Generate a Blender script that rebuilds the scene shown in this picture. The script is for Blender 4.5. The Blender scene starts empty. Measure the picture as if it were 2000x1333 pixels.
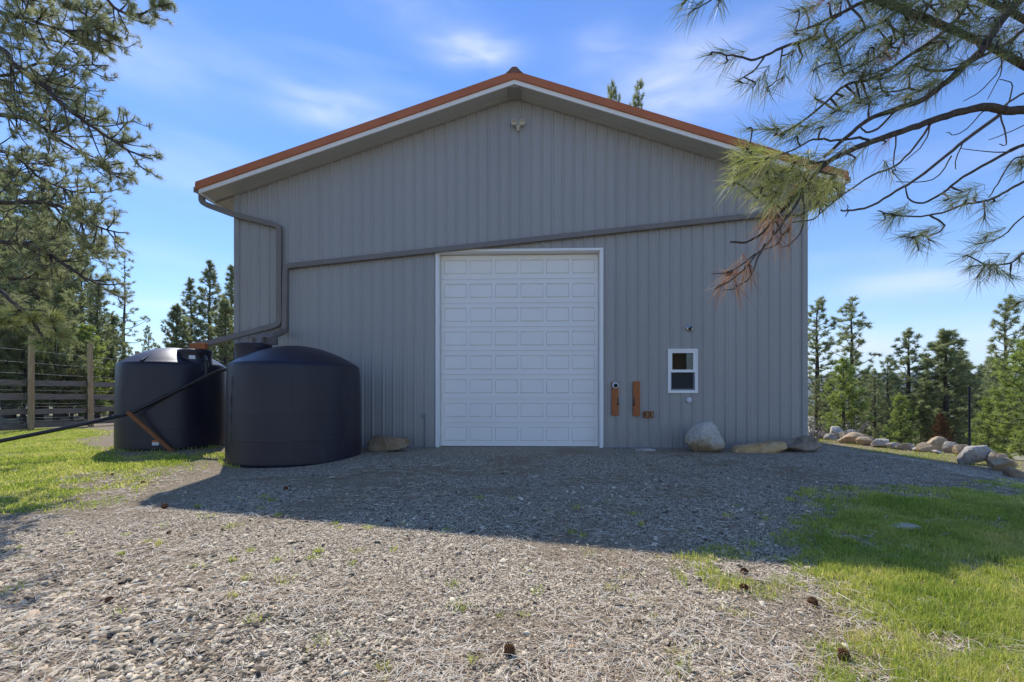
import bpy, bmesh, math, random
import numpy as np
from mathutils import Vector, noise as mnoise

# ------------------------------------------------------------------ camera, sky, sun
scene = bpy.context.scene
R = math.radians
F, EYE, HZ = 910.0, 1.05, 779.0          # focal length and horizon measured in the photo's pixels
cam = bpy.data.cameras.new('camera'); cam.sensor_width = 36; cam.sensor_fit = 'HORIZONTAL'
cam.lens = F/2000*36; cam.shift_y = (HZ-666.5)/2000; cam.clip_start = 0.05; cam.clip_end = 20000
camo = bpy.data.objects.new('camera', cam); scene.collection.objects.link(camo)
camo.location = (0, 0, EYE); camo.rotation_euler = (R(90), 0, 0); scene.camera = camo
SUN = Vector((-0.395, 0.75, 1.0)).normalized()
elev = math.asin(SUN.z)
world = bpy.data.worlds.new('World'); scene.world = world; world.use_nodes = True
sl = bpy.data.lights.new('sun', 'SUN'); sl.energy = 2.55; sl.angle = R(0.53); sl.color = (1.0, 0.975, 0.94)
slo = bpy.data.objects.new('sun', sl); scene.collection.objects.link(slo)
slo.rotation_euler = SUN.to_track_quat('Z', 'Y').to_euler(); slo.location = (-20, 30, 40)
scene.view_settings.view_transform = 'Standard'; scene.view_settings.look = 'None'
scene.view_settings.exposure = 0.83; scene.view_settings.gamma = 1.0; scene.view_settings.use_curve_mapping = False
scene.render.engine = 'CYCLES'
scene.cycles.use_denoising = True
scene.cycles.max_bounces = 8; scene.cycles.diffuse_bounces = 4; scene.cycles.transparent_max_bounces = 8

def build_world():
    nt = world.node_tree; N = nt.nodes; L = nt.links
    for n in list(N): N.remove(n)
    out = N.new('ShaderNodeOutputWorld'); bg = N.new('ShaderNodeBackground'); bg.inputs['Strength'].default_value = 0.15
    sky = N.new('ShaderNodeTexSky'); sky.sky_type = 'NISHITA'; sky.sun_disc = False
    sky.sun_elevation = elev; sky.sun_rotation = math.atan2(SUN.x, SUN.y)
    sky.altitude = 700; sky.air_density = 1.0; sky.dust_density = 0.0; sky.ozone_density = 2.0
    tc = N.new('ShaderNodeTexCoord'); sp = N.new('ShaderNodeSeparateXYZ'); L.new(tc.outputs['Generated'], sp.inputs[0])
    def m(op, a, b=None, clamp=False):
        n = N.new('ShaderNodeMath'); n.operation = op; n.use_clamp = clamp
        for i, v in enumerate((a, b)):
            if v is None: continue
            if isinstance(v, (int, float)): n.inputs[i].default_value = v
            else: L.new(v, n.inputs[i])
        return n.outputs[0]
    az = m('ARCTAN2', sp.outputs['X'], sp.outputs['Y']); el = m('ARCSINE', sp.outputs['Z'])
    cx = N.new('ShaderNodeCombineXYZ'); L.new(m('MULTIPLY', m('ADD', az, m('MULTIPLY', el, 0.25)), 2.2), cx.inputs[0]); L.new(m('MULTIPLY', el, 8.0), cx.inputs[1])
    def nz(scale, detail, dist, off):
        n = N.new('ShaderNodeTexNoise'); n.inputs['Scale'].default_value = scale; n.inputs['Detail'].default_value = detail
        n.inputs['Distortion'].default_value = dist
        mp = N.new('ShaderNodeMapping'); mp.inputs['Location'].default_value = off; L.new(cx.outputs[0], mp.inputs[0]); L.new(mp.outputs[0], n.inputs['Vector'])
        return n.outputs['Fac']
    n1 = nz(2.6, 6, 0.5, (3.1, 1.7, 0)); n2 = nz(1.1, 4, 0.3, (7.7, 4.2, 2))
    total = None
    for (px, py, sa, se, amp) in [(925, 98, .085, .024, 1.05), (800, 15, .10, .03, .35), (655, 218, .11, .03, .8), (1330, 180, .14, .05, .75),
                                  (1790, 552, .13, .022, .9), (1170, 70, .07, .03, .3), (1690, 690, .30, .035, .9), (330, 350, .22, .03, .35),
                                  (1890, 690, .06, .02, .5), (240, 110, .16, .04, .3), (1350, 90, .2, .03, .3), (350, 600, .1, .01, .5)]:
        dx, dz = (px-1000)/F, (HZ-py)/F
        a0 = math.atan2(dx, 1); e0 = math.atan2(dz, math.hypot(dx, 1))
        q = m('ADD', m('POWER', m('ABSOLUTE', m('DIVIDE', m('SUBTRACT', az, a0), sa)), 2.0), m('POWER', m('ABSOLUTE', m('DIVIDE', m('SUBTRACT', el, e0), se)), 2.0))
        g = m('MULTIPLY', m('EXPONENT', m('MULTIPLY', q, -1.0)), amp)
        total = g if total is None else m('ADD', total, g)
    c = m('MULTIPLY', total, m('MULTIPLY', m('SUBTRACT', n1, 0.22), 1.9, True))
    haze = m('MULTIPLY', m('SUBTRACT', n2, 0.50, True), 0.8)
    c = m('ADD', c, haze)
    c = m('MULTIPLY', c, 0.8, True)
    mix = N.new('ShaderNodeMix'); mix.data_type = 'RGBA'
    L.new(c, mix.inputs['Factor'])
    hs = N.new('ShaderNodeHueSaturation'); hs.inputs['Hue'].default_value = .510; hs.inputs['Saturation'].default_value = 1.22; hs.inputs['Value'].default_value = .82
    L.new(sky.outputs[0], hs.inputs['Color']); L.new(hs.outputs[0], mix.inputs[6])
    mix.inputs[7].default_value = (4.4, 4.6, 5.2, 1)
    L.new(mix.outputs[2], bg.inputs['Color']); L.new(bg.outputs[0], out.inputs[0])
build_world()

# ------------------------------------------------------------------ helpers
col = scene.collection
def tag(o, label=None, cat=None, group=None, kind=None):
    if label: o['label'] = label
    if cat: o['category'] = cat
    if group: o['group'] = group
    if kind: o['kind'] = kind
    return o
def empty(name, loc, rz=0, parent=None):
    o = bpy.data.objects.new(name, None); col.objects.link(o); o.location = loc; o.rotation_euler = (0, 0, rz); o.parent = parent
    o.empty_display_size = 0.2
    return o
def link(name, me, mat, parent=None):
    o = bpy.data.objects.new(name, me); col.objects.link(o); o.parent = parent
    if mat is not None and len(me.materials) == 0: me.materials.append(mat)
    return o
def np_mesh(name, V, Fc, smooth=False):
    me = bpy.data.meshes.new(name); V = np.ascontiguousarray(V, dtype=np.float32); Fc = np.ascontiguousarray(Fc, dtype=np.int32)
    me.vertices.add(len(V)); me.vertices.foreach_set('co', V.ravel())
    k = Fc.shape[1]; me.loops.add(Fc.size); me.loops.foreach_set('vertex_index', Fc.ravel())
    me.polygons.add(len(Fc)); me.polygons.foreach_set('loop_start', np.arange(0, Fc.size, k, dtype=np.int32))
    if smooth: me.polygons.foreach_set('use_smooth', np.ones(len(Fc), dtype=bool))
    me.update(calc_edges=True)
    return me
def P(px, py, Y): return Vector(((px-1000)/F*Y, Y, EYE+(HZ-py)/F*Y))

class MB:
    def __init__(s): s.v = []; s.f = []; s.sm = []
    def add(s, vs, fs, smooth=False):
        b = len(s.v); s.v += [tuple(v) for v in vs]
        for f in fs: s.f.append(tuple(b+i for i in f)); s.sm.append(smooth)
        return s
    def box(s, x0, x1, y0, y1, z0, z1, bev=0.0):
        if bev <= 0:
            return s.add([(x0,y0,z0),(x1,y0,z0),(x1,y1,z0),(x0,y1,z0),(x0,y0,z1),(x1,y0,z1),(x1,y1,z1),(x0,y1,z1)],
                         [(0,3,2,1),(4,5,6,7),(0,1,5,4),(1,2,6,5),(2,3,7,6),(3,0,4,7)])
        bm = bmesh.new(); bmesh.ops.create_cube(bm, size=1)
        for v in bm.verts: v.co = ((x0+x1)/2+v.co.x*(x1-x0), (y0+y1)/2+v.co.y*(y1-y0), (z0+z1)/2+v.co.z*(z1-z0))
        bmesh.ops.bevel(bm, geom=list(bm.edges), offset=bev, segments=2, affect='EDGES', profile=0.5)
        bm.verts.index_update(); s.add([v.co[:] for v in bm.verts], [[v.index for v in f.verts] for f in bm.faces]); bm.free(); return s
    def tube(s, pts, rad, n=8, cap=True, smooth=True, flat=None):
        pts = [Vector(p) for p in pts]
        if not hasattr(rad, '__len__'): rad = [rad]*len(pts)
        vs = []; fs = []; ref = None
        for i, p in enumerate(pts):
            t = (pts[min(i+1, len(pts)-1)]-pts[max(i-1, 0)]).normalized()
            if ref is None:
                ref = Vector((0,0,1)) if abs(t.z) < .9 else Vector((1,0,0))
            a = ref-t*ref.dot(t)
            if a.length < 1e-4: a = t.orthogonal()
            a.normalize(); b = t.cross(a); ref = a
            for k in range(n):
                an = 2*math.pi*k/n; vs.append(p+(a*math.cos(an)+b*math.sin(an))*rad[i])
        for i in range(len(pts)-1):
            for k in range(n):
                fs.append((i*n+k, i*n+(k+1)%n, (i+1)*n+(k+1)%n, (i+1)*n+k))
        s.add(vs, fs, smooth)
        if cap:
            s.add(vs[:n], [tuple(reversed(range(n)))]); s.add(vs[-n:], [tuple(range(n))])
        return s
    def sweep(s, pts, prof, side=Vector((0,1,0)), smooth=False):
        """profile (u,w) swept along pts; u runs along `side` (made perpendicular), w along tangent x side"""
        pts = [Vector(p) for p in pts]; n = len(prof); vs = []; fs = []
        for i, p in enumerate(pts):
            t = (pts[min(i+1, len(pts)-1)]-pts[max(i-1, 0)]).normalized()
            a = side-t*side.dot(t)
            if a.length < 1e-3: a = t.orthogonal()
            a.normalize(); b = t.cross(a)
            k = 1.0
            if 0 < i < len(pts)-1:
                t0 = (p-pts[i-1]).normalized(); c = max(.5, t0.dot(t)); k = 1/c
            for (u, w) in prof: vs.append(p+a*u+b*w*k)
        for i in range(len(pts)-1):
            for k in range(n): fs.append((i*n+k, i*n+(k+1)%n, (i+1)*n+(k+1)%n, (i+1)*n+k))
        fs.append(tuple(reversed(range(n)))); fs.append(tuple(range((len(pts)-1)*n, len(pts)*n)))
        return s.add(vs, fs, smooth)
    def lathe(s, prof, n=48, c=(0,0,0), smooth=True):
        vs = []; fs = []
        for (r, z) in prof:
            for k in range(n):
                a = 2*math.pi*k/n; vs.append((c[0]+r*math.cos(a), c[1]+r*math.sin(a), c[2]+z))
        for i in range(len(prof)-1):
            for k in range(n): fs.append((i*n+k, i*n+(k+1)%n, (i+1)*n+(k+1)%n, (i+1)*n+k))
        return s.add(vs, fs, smooth)
    def xform(s, fn):
        s.v = [tuple(fn(Vector(v))) for v in s.v]; return s
    def mesh(s, name):
        me = bpy.data.meshes.new(name); me.from_pydata(s.v, [], s.f); me.polygons.foreach_set('use_smooth', s.sm); me.update(); return me
    def build(s, name, mat, parent=None):
        return link(name, s.mesh(name), mat, parent)

def smooth_path(pts, per=4):
    pts = [Vector(p) for p in pts]; out = []
    for i in range(len(pts)-1):
        p0 = pts[max(i-1,0)]; p1 = pts[i]; p2 = pts[i+1]; p3 = pts[min(i+2, len(pts)-1)]
        for k in range(per):
            t = k/per; t2 = t*t; t3 = t2*t
            out.append(0.5*((2*p1)+(-p0+p2)*t+(2*p0-5*p1+4*p2-p3)*t2+(-p0+3*p1-3*p2+p3)*t3))
    out.append(pts[-1]); return out
def round_path(pts, r=0.08, n=4):
    pts = [Vector(p) for p in pts]; out = [pts[0]]
    for i in range(1, len(pts)-1):
        a = pts[i]+(pts[i-1]-pts[i]).normalized()*min(r, (pts[i-1]-pts[i]).length*.45); b = pts[i]+(pts[i+1]-pts[i]).normalized()*min(r, (pts[i+1]-pts[i]).length*.45)
        for k in range(n+1):
            t = k/n; out.append(a*(1-t)**2+pts[i]*2*t*(1-t)+b*t*t)
    out.append(pts[-1]); return out

# value noise for numpy
def vnoise(x, y, seed=0):
    xi = np.floor(x).astype(np.int64); yi = np.floor(y).astype(np.int64); fx = x-xi; fy = y-yi
    fx = fx*fx*(3-2*fx); fy = fy*fy*(3-2*fy)
    def h(a, b):
        n = (a*374761393+b*668265263+seed*1442695041) & 0xffffffff
        n = ((n ^ (n >> 13))*1274126177) & 0xffffffff
        return ((n ^ (n >> 16)) & 0xffff)/65535.0
    return (h(xi,yi)*(1-fx)+h(xi+1,yi)*fx)*(1-fy)+(h(xi,yi+1)*(1-fx)+h(xi+1,yi+1)*fx)*fy
def fbm(x, y, seed=0, o=4):
    s = 0; a = .5; t = 0
    for i in range(o): s = s+a*vnoise(x*2**i, y*2**i, seed+i*17); t += a; a *= .5
    return s/t
def sstep(a, b, x):
    t = np.clip((x-a)/(b-a), 0, 1); return t*t*(3-2*t)

# ------------------------------------------------------------------ materials
def principled(name):
    m = bpy.data.materials.new(name); m.use_nodes = True
    return m, m.node_tree.nodes, m.node_tree.links, m.node_tree.nodes['Principled BSDF']
def ramp(N, stops):
    r = N.new('ShaderNodeValToRGB'); e = r.color_ramp.elements
    while len(e) < len(stops): e.new(0.5)
    for el, (p, c) in zip(e, stops): el.position = p; el.color = (*c, 1)
    return r
def mat_noise(name, c1, c2, scale=6, rough=0.6, bump=0.1, bscale=40, spec=0.4, metal=0.0, stretch=(1,1,1), detail=6, coords='Object', bdist=0.01, c3=None, rvar=0.12):
    m, N, L, b = principled(name)
    tc = N.new('ShaderNodeTexCoord'); mp = N.new('ShaderNodeMapping'); mp.inputs['Scale'].default_value = stretch
    L.new(tc.outputs[coords], mp.inputs[0])
    n = N.new('ShaderNodeTexNoise'); n.inputs['Scale'].default_value = scale; n.inputs['Detail'].default_value = detail; n.inputs['Roughness'].default_value = .62
    L.new(mp.outputs[0], n.inputs['Vector'])
    st = [(.3, c1), (.7, c2)] if c3 is None else [(.28, c1), (.5, c2), (.72, c3)]
    r = ramp(N, st); L.new(n.outputs['Fac'], r.inputs[0]); L.new(r.outputs[0], b.inputs['Base Color'])
    n2 = N.new('ShaderNodeTexNoise'); n2.inputs['Scale'].default_value = bscale; n2.inputs['Detail'].default_value = 4; L.new(mp.outputs[0], n2.inputs['Vector'])
    if bump > 0:
        bp = N.new('ShaderNodeBump'); bp.inputs['Strength'].default_value = bump; bp.inputs['Distance'].default_value = bdist
        L.new(n2.outputs['Fac'], bp.inputs['Height']); L.new(bp.outputs[0], b.inputs['Normal'])
    mr = N.new('ShaderNodeMapRange'); mr.inputs['To Min'].default_value = max(0.02, rough-rvar); mr.inputs['To Max'].default_value = min(1, rough+rvar)
    L.new(n.outputs['Fac'], mr.inputs[0]); L.new(mr.outputs[0], b.inputs['Roughness'])
    b.inputs['Specular IOR Level'].default_value = spec; b.inputs['Metallic'].default_value = metal
    return m
def mat_island(name, stops, rough=0.8, spec=0.2, translucent=0.0, tcol=None, nscale=None):
    """colour drawn per loose piece (stone, needle, blade)"""
    m, N, L, b = principled(name)
    g = N.new('ShaderNodeNewGeometry'); r = ramp(N, stops)
    if nscale:
        tc = N.new('ShaderNodeTexCoord'); n = N.new('ShaderNodeTexNoise'); n.inputs['Scale'].default_value = nscale; L.new(tc.outputs['Object'], n.inputs['Vector'])
        mx = N.new('ShaderNodeMath'); mx.operation = 'MULTIPLY_ADD'; L.new(g.outputs['Random Per Island'], mx.inputs[0]); mx.inputs[1].default_value = .55
        m2 = N.new('ShaderNodeMath'); m2.operation = 'MULTIPLY_ADD'; L.new(n.outputs['Fac'], m2.inputs[0]); m2.inputs[1].default_value = 1.1; m2.inputs[2].default_value = -.33
        L.new(m2.outputs[0], mx.inputs[2]); L.new(mx.outputs[0], r.inputs[0])
    else: L.new(g.outputs['Random Per Island'], r.inputs[0])
    L.new(r.outputs[0], b.inputs['Base Color']); b.inputs['Roughness'].default_value = rough; b.inputs['Specular IOR Level'].default_value = spec
    if translucent > 0:
        t = N.new('ShaderNodeBsdfTranslucent'); mixs = N.new('ShaderNodeMixShader'); mixs.inputs[0].default_value = translucent
        hs = N.new('ShaderNodeHueSaturation'); hs.inputs['Value'].default_value = 1.5; hs.inputs['Saturation'].default_value = 1.1; L.new(r.outputs[0], hs.inputs['Color']); L.new(hs.outputs[0], t.inputs[0])
        L.new(b.outputs[0], mixs.inputs[1]); L.new(t.outputs[0], mixs.inputs[2]); L.new(mixs.outputs[0], N['Material Output'].inputs[0])
    return m

M = {}
M['wall'] = None
M['wallside'] = mat_noise('grey_wall_steel_side', (.330,.318,.302), (.355,.342,.325), 1.2, .42, .1, 1.6, .45, bdist=.02)
M['trimgrey'] = mat_noise('grey_trim_steel', (.32,.31,.295), (.345,.335,.32), 1.2, .4, .05, 8, .45)
M['backing'] = mat_noise('dark_sheathing', (.03,.03,.03), (.05,.05,.045), 3, .9, .1, 20)
M['soffit'] = mat_noise('grey_soffit', (.46,.45,.43), (.52,.51,.48), 1.5, .5, .05, 10)
M['white'] = mat_noise('white_trim', (.88,.86,.83), (.91,.89,.86), 3, .45, .04, 20)
M['door'] = mat_noise('white_door_paint', (.90,.86,.80), (.93,.895,.84), 1.5, .42, .12, 160, .4, bdist=.002)
M['roof'] = mat_noise('copper_orange_roof', (.46,.135,.045), (.54,.175,.065), 2.5, .45, .05, 12, .45)
M['ridge'] = mat_noise('brown_ridge', (.20,.10,.06), (.27,.13,.07), 6, .6, .1, 30)
M['gutter'] = mat_noise('brown_gutter', (.185,.16,.14), (.225,.195,.17), 3, .45, .06, 20, .4)
M['concrete'] = mat_noise('concrete', (.28,.27,.255), (.36,.35,.33), 5, .85, .3, 60)
M['glass'] = None
m, N, L, b = principled('window_glass'); b.inputs['Base Color'].default_value = (.9,.95,.92,1); b.inputs['Roughness'].default_value = .02; b.inputs['Transmission Weight'].default_value = 1; b.inputs['IOR'].default_value = 1.45; M['glass'] = m
M['roomshade'] = mat_noise('painted_room_shade', (.022,.022,.014), (.05,.05,.028), 4, .9, 0, 20)
M['screen'] = mat_noise('grey_screen_frame', (.20,.20,.22), (.24,.24,.26), 5, .5, .03, 20)
M['mesh'] = mat_noise('insect_mesh', (.02,.022,.02), (.03,.032,.03), 30, .7, .02, 60)
M['tank'] = mat_noise('navy_black_polyethylene', (.013,.011,.020), (.018,.016,.026), 1.3, .48, .12, 90, .35, bdist=.004, rvar=.07)
def wall_mat():
    m, N, L, b = principled('grey_wall_steel'); tc = N.new('ShaderNodeTexCoord'); sp = N.new('ShaderNodeSeparateXYZ'); L.new(tc.outputs['Object'], sp.inputs[0])
    mp = N.new('ShaderNodeMapping'); mp.inputs['Scale'].default_value = (1, 1, .3); L.new(tc.outputs['Object'], mp.inputs[0])
    n = N.new('ShaderNodeTexNoise'); n.inputs['Scale'].default_value = 1.4; n.inputs['Detail'].default_value = 7; L.new(mp.outputs[0], n.inputs['Vector'])
    oi = N.new('ShaderNodeObjectInfo'); ad = N.new('ShaderNodeMath'); ad.operation = 'MULTIPLY_ADD'; L.new(oi.outputs['Random'], ad.inputs[0]); ad.inputs[1].default_value = .35; L.new(n.outputs['Fac'], ad.inputs[2])
    r = ramp(N, [(.3,(.338,.322,.300)),(1.0,(.385,.365,.340))]); L.new(ad.outputs[0], r.inputs[0])
    # dust splashed up from the gravel along the foot of the wall
    n2 = N.new('ShaderNodeTexNoise'); n2.inputs['Scale'].default_value = 5; n2.inputs['Detail'].default_value = 8; L.new(tc.outputs['Object'], n2.inputs['Vector'])
    mr = N.new('ShaderNodeMapRange'); mr.inputs['From Min'].default_value = .55; mr.inputs['From Max'].default_value = 0; mr.inputs['To Max'].default_value = .9; L.new(sp.outputs['Z'], mr.inputs[0])
    mu = N.new('ShaderNodeMath'); mu.operation = 'MULTIPLY'; L.new(mr.outputs[0], mu.inputs[0]); L.new(n2.outputs['Fac'], mu.inputs[1])
    mx = N.new('ShaderNodeMix'); mx.data_type = 'RGBA'; L.new(mu.outputs[0], mx.inputs[0]); L.new(r.outputs[0], mx.inputs[6]); mx.inputs[7].default_value = (.30,.26,.21,1)
    L.new(mx.outputs[2], b.inputs['Base Color']); b.inputs['Roughness'].default_value = .40; b.inputs['Specular IOR Level'].default_value = .5
    n3 = N.new('ShaderNodeTexNoise'); n3.inputs['Scale'].default_value = 2.2; n3.inputs['Detail'].default_value = 3; L.new(mp.outputs[0], n3.inputs['Vector'])
    bp = N.new('ShaderNodeBump'); bp.inputs['Strength'].default_value = .25; bp.inputs['Distance'].default_value = .02; L.new(n3.outputs['Fac'], bp.inputs['Height']); L.new(bp.outputs[0], b.inputs['Normal'])
    return m
M['wall'] = wall_mat()
def tank_mat():
    m, N, L, b = principled('navy_black_polyethylene'); tc = N.new('ShaderNodeTexCoord'); mp = N.new('ShaderNodeMapping'); mp.inputs['Scale'].default_value = (3.5, 3.5, .5); L.new(tc.outputs['Object'], mp.inputs[0])
    n = N.new('ShaderNodeTexNoise'); n.inputs['Scale'].default_value = 2.2; n.inputs['Detail'].default_value = 9; n.inputs['Roughness'].default_value = .7; L.new(mp.outputs[0], n.inputs['Vector'])
    n1 = N.new('ShaderNodeTexNoise'); n1.inputs['Scale'].default_value = 1.6; n1.inputs['Detail'].default_value = 8; L.new(tc.outputs['Object'], n1.inputs['Vector'])
    mu = N.new('ShaderNodeMath'); mu.operation = 'MULTIPLY'; L.new(n.outputs['Fac'], mu.inputs[0]); L.new(n1.outputs['Fac'], mu.inputs[1])
    r = ramp(N, [(.22,(.009,.0060,.018)),(.34,(.013,.0095,.024)),(.46,(.036,.031,.045))]); L.new(mu.outputs[0], r.inputs[0]); L.new(r.outputs[0], b.inputs['Base Color'])
    mr = N.new('ShaderNodeMapRange'); mr.inputs['To Min'].default_value = .36; mr.inputs['To Max'].default_value = .48; L.new(n.outputs['Fac'], mr.inputs[0]); L.new(mr.outputs[0], b.inputs['Roughness']); b.inputs['Specular IOR Level'].default_value = .46; b.inputs['Coat Weight'].default_value = .12; b.inputs['Coat Roughness'].default_value = .42
    n3 = N.new('ShaderNodeTexNoise'); n3.inputs['Scale'].default_value = 4; n3.inputs['Detail'].default_value = 5; L.new(tc.outputs['Object'], n3.inputs['Vector'])
    bp = N.new('ShaderNodeBump'); bp.inputs['Strength'].default_value = .22; bp.inputs['Distance'].default_value = .012; L.new(n3.outputs['Fac'], bp.inputs['Height']); L.new(bp.outputs[0], b.inputs['Normal'])
    return m
M['tank'] = tank_mat()
M['blackpipe'] = mat_noise('black_plastic_pipe', (.012,.012,.013), (.022,.022,.024), 4, .38, .04, 30, .5)
M['sticker'] = mat_noise('white_sticker', (.72,.72,.74), (.8,.8,.82), 20, .5, 0, 10)
M['orange'] = mat_noise('orange_sticker', (.60,.16,.03), (.66,.2,.05), 20, .5, 0, 10)
M['cedar'] = mat_noise('stained_cedar', (.34,.10,.03), (.50,.17,.055), 9, .6, .25, 60, .3, stretch=(6,6,.7))
M['rustwood'] = mat_noise('weathered_stake', (.20,.075,.03), (.34,.14,.06), 9, .7, .3, 60, .25, stretch=(6,6,.7))
M['greywood'] = mat_noise('grey_block_wood', (.12,.10,.085), (.20,.17,.15), 9, .8, .3, 60, .25, stretch=(.8,6,6))
M['postwood'] = mat_noise('tan_post_wood', (.34,.24,.13), (.52,.39,.23), 6, .85, .35, 40, .2, stretch=(4,4,.5))
M['railwood'] = mat_noise('grey_rail_wood', (.15,.135,.12), (.28,.255,.225), 5, .9, .35, 40, .2, stretch=(5,.6,5))
M['wire'] = mat_noise('galvanised_wire', (.30,.30,.30), (.42,.42,.42), 8, .6, 0, 10, .3, metal=.2)
M['steel'] = mat_noise('dark_steel', (.05,.05,.052), (.09,.09,.092), 6, .5, .1, 40, .5, metal=.4)
M['beige'] = mat_noise('beige_plastic', (.55,.50,.38), (.62,.57,.44), 6, .5, .03, 30)
M['chrome'] = mat_noise('brushed_metal', (.55,.55,.53), (.7,.7,.67), 8, .25, .02, 30, .5, metal=.9)
M['black'] = mat_noise('black_plastic', (.012,.012,.013), (.02,.02,.022), 8, .25, 0, 30)
M['brass'] = mat_noise('old_brass', (.42,.30,.13), (.55,.42,.2), 20, .4, .1, 60, .5, metal=.7)
M['conduit'] = mat_noise('grey_conduit', (.20,.22,.24), (.25,.27,.29), 8, .5, .03, 30)
M['cone'] = mat_island('cone_scales', [(0,(.09,.04,.018)),(.5,(.17,.08,.035)),(1,(.26,.14,.07))], .85)
M['bark'] = mat_noise('pine_bark', (.045,.036,.030), (.13,.10,.08), 9, .9, .7, 22, .15, stretch=(3,3,1), bdist=.03)
M['bark_orange'] = mat_noise('ponderosa_bark', (.07,.05,.036), (.21,.13,.085), 5, .9, .8, 14, .15, stretch=(3,3,.7), bdist=.04)
M['twig'] = mat_noise('twig_bark', (.055,.047,.042), (.125,.105,.09), 30, .85, .4, 90, .2, bdist=.003)
GREEN = [(0,(.060,.085,.022)),(.3,(.10,.135,.035)),(.6,(.14,.18,.048)),(.85,(.19,.215,.07)),(1,(.24,.20,.09))]
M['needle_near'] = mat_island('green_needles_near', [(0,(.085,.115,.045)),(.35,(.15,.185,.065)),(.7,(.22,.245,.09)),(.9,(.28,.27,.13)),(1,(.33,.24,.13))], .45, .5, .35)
M['needle_sunlit'] = mat_island('needles_painted_sunlit', [(0,(.19,.22,.06)),(.4,(.32,.35,.09)),(.75,(.45,.44,.16)),(1,(.54,.47,.28))], .5, .4, .35)  # sunlight on the bright tufts is put into this paler needle colour
M['needle_dead'] = mat_island('rust_needles', [(0,(.26,.10,.035)),(.5,(.42,.19,.08)),(.8,(.46,.30,.17)),(1,(.5,.40,.28))], .6, .3, .25)
M['needle_mid'] = mat_island('green_needles_mid', [(0,(.17,.18,.09)),(.4,(.26,.275,.13)),(.75,(.36,.365,.18)),(.95,(.44,.40,.23)),(1,(.44,.29,.17))], .45, .5, .5, nscale=.9)
M['needle_far'] = mat_island('green_needles_far', [(0,(.16,.18,.09)),(.4,(.26,.285,.13)),(.8,(.36,.38,.175)),(1,(.43,.41,.21))], .45, .5, .52, nscale=.5)
M['needle_young'] = mat_island('young_pine_needles', [(0,(.18,.23,.07)),(.4,(.29,.35,.10)),(.8,(.40,.45,.14)),(1,(.46,.45,.18))], .5, .4, .5, nscale=.6)
M['needle_brown'] = mat_island('brown_dead_foliage', [(0,(.12,.06,.03)),(.5,(.20,.10,.05)),(1,(.27,.16,.09))], .8, .2, .2)
M['grass'] = mat_island('grass_blades', [(0,(.18,.25,.05)),(.33,(.32,.39,.075)),(.58,(.48,.50,.12)),(.78,(.64,.59,.21)),(1,(.74,.62,.34))], .5, .4, .5, nscale=1.6)
M['straw'] = mat_island('dry_needles', [(0,(.36,.19,.095)),(.22,(.54,.38,.23)),(.5,(.72,.61,.44)),(1,(.86,.79,.64))], .6, .35)
M['stone'] = mat_island('gravel_chips', [(0,(.07,.054,.036)),(.28,(.22,.172,.113)),(.5,(.44,.347,.23)),(.74,(.66,.535,.36)),(.93,(.87,.74,.53)),(1,(.62,.42,.24))], .8, .3)

# ------------------------------------------------------------------ terrain
def G(x, y):
    x = np.asarray(x, dtype=float); y = np.asarray(y, dtype=float)
    t = np.clip(8.8-y, 0, None)
    z = -0.055*t*sstep(0, 1.2, t) + 0.055*0.0
    z = np.where(y < -2, np.maximum(z, -0.60), z)
    z = z-0.28*sstep(6.4, 9.2, x)*(0.35+0.65*sstep(3, 7, y))
    z = z+0.04*sstep(-4.5, -6.5, x)*sstep(6, 8, y)
    d = np.clip(x-10.2, 0, None); z = z-0.16*np.minimum(d, 60)*sstep(0, 3, d)
    d2 = np.clip(np.hypot(x, y-10)-70, 0, None); z = z-np.minimum(d2*.04, 25)
    near = np.exp(-(np.hypot(x, y-5)/14)**2)
    z = z+near*(fbm(x*.9, y*.9, 3, 3)-.5)*.05*sstep(9.2, 7.5, y)
    return z
def g1(x, y): return float(G(np.array([x]), np.array([y]))[0])
def to_px(x, y, z=None):
    if z is None: z = G(x, y)
    yy = np.maximum(y, .3)
    return 1000+F*x/yy, HZ+F*(EYE-z)/yy
def inpoly(px, py, poly):
    r = np.zeros(px.shape, bool); n = len(poly)
    for i in range(n):
        x0, y0 = poly[i]; x1, y1 = poly[(i+1) % n]
        if y0 == y1: continue
        c = ((y0 > py) != (y1 > py)) & (px < (x1-x0)*(py-y0)/(y1-y0)+x0); r ^= c
    return r
LAWN_R = [(1545,1022),(1600,988),(1670,962),(1800,966),(1900,968),(2000,958),(5000,958),(5000,4000),(1900,4000),(1625,1333),(1665,1240),(1620,1160),(1560,1112),(1590,1060)]
LAWN_L = [(-4000,832),(60,834),(150,836),(222,846),(160,858),(140,867),(215,884),(330,888),(440,878),(440,896),(310,925),(290,950),(235,978),(100,992),(0,1000),(-500,1020),(-4000,1040)]
SPARSE_R = [(1380,1060),(1500,1000),(1560,960),(1800,945),(2000,940),(5000,930),(5000,5000),(1500,5000),(1330,1333),(1380,1200),(1300,1110)]
def ground_px(x, y):
    """where a ground point stands, in the surveyed plan"""
    px, py = to_px(x, y, G(x, y))
    j = np.clip(2.2/np.maximum(y, .5), .15, 1.2)
    px = px+(fbm(x*2.3, y*2.3, 11)-.5)*150*j; py = py+(fbm(x*2.3+50, y*2.3, 12)-.5)*70*j
    return px, py
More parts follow.
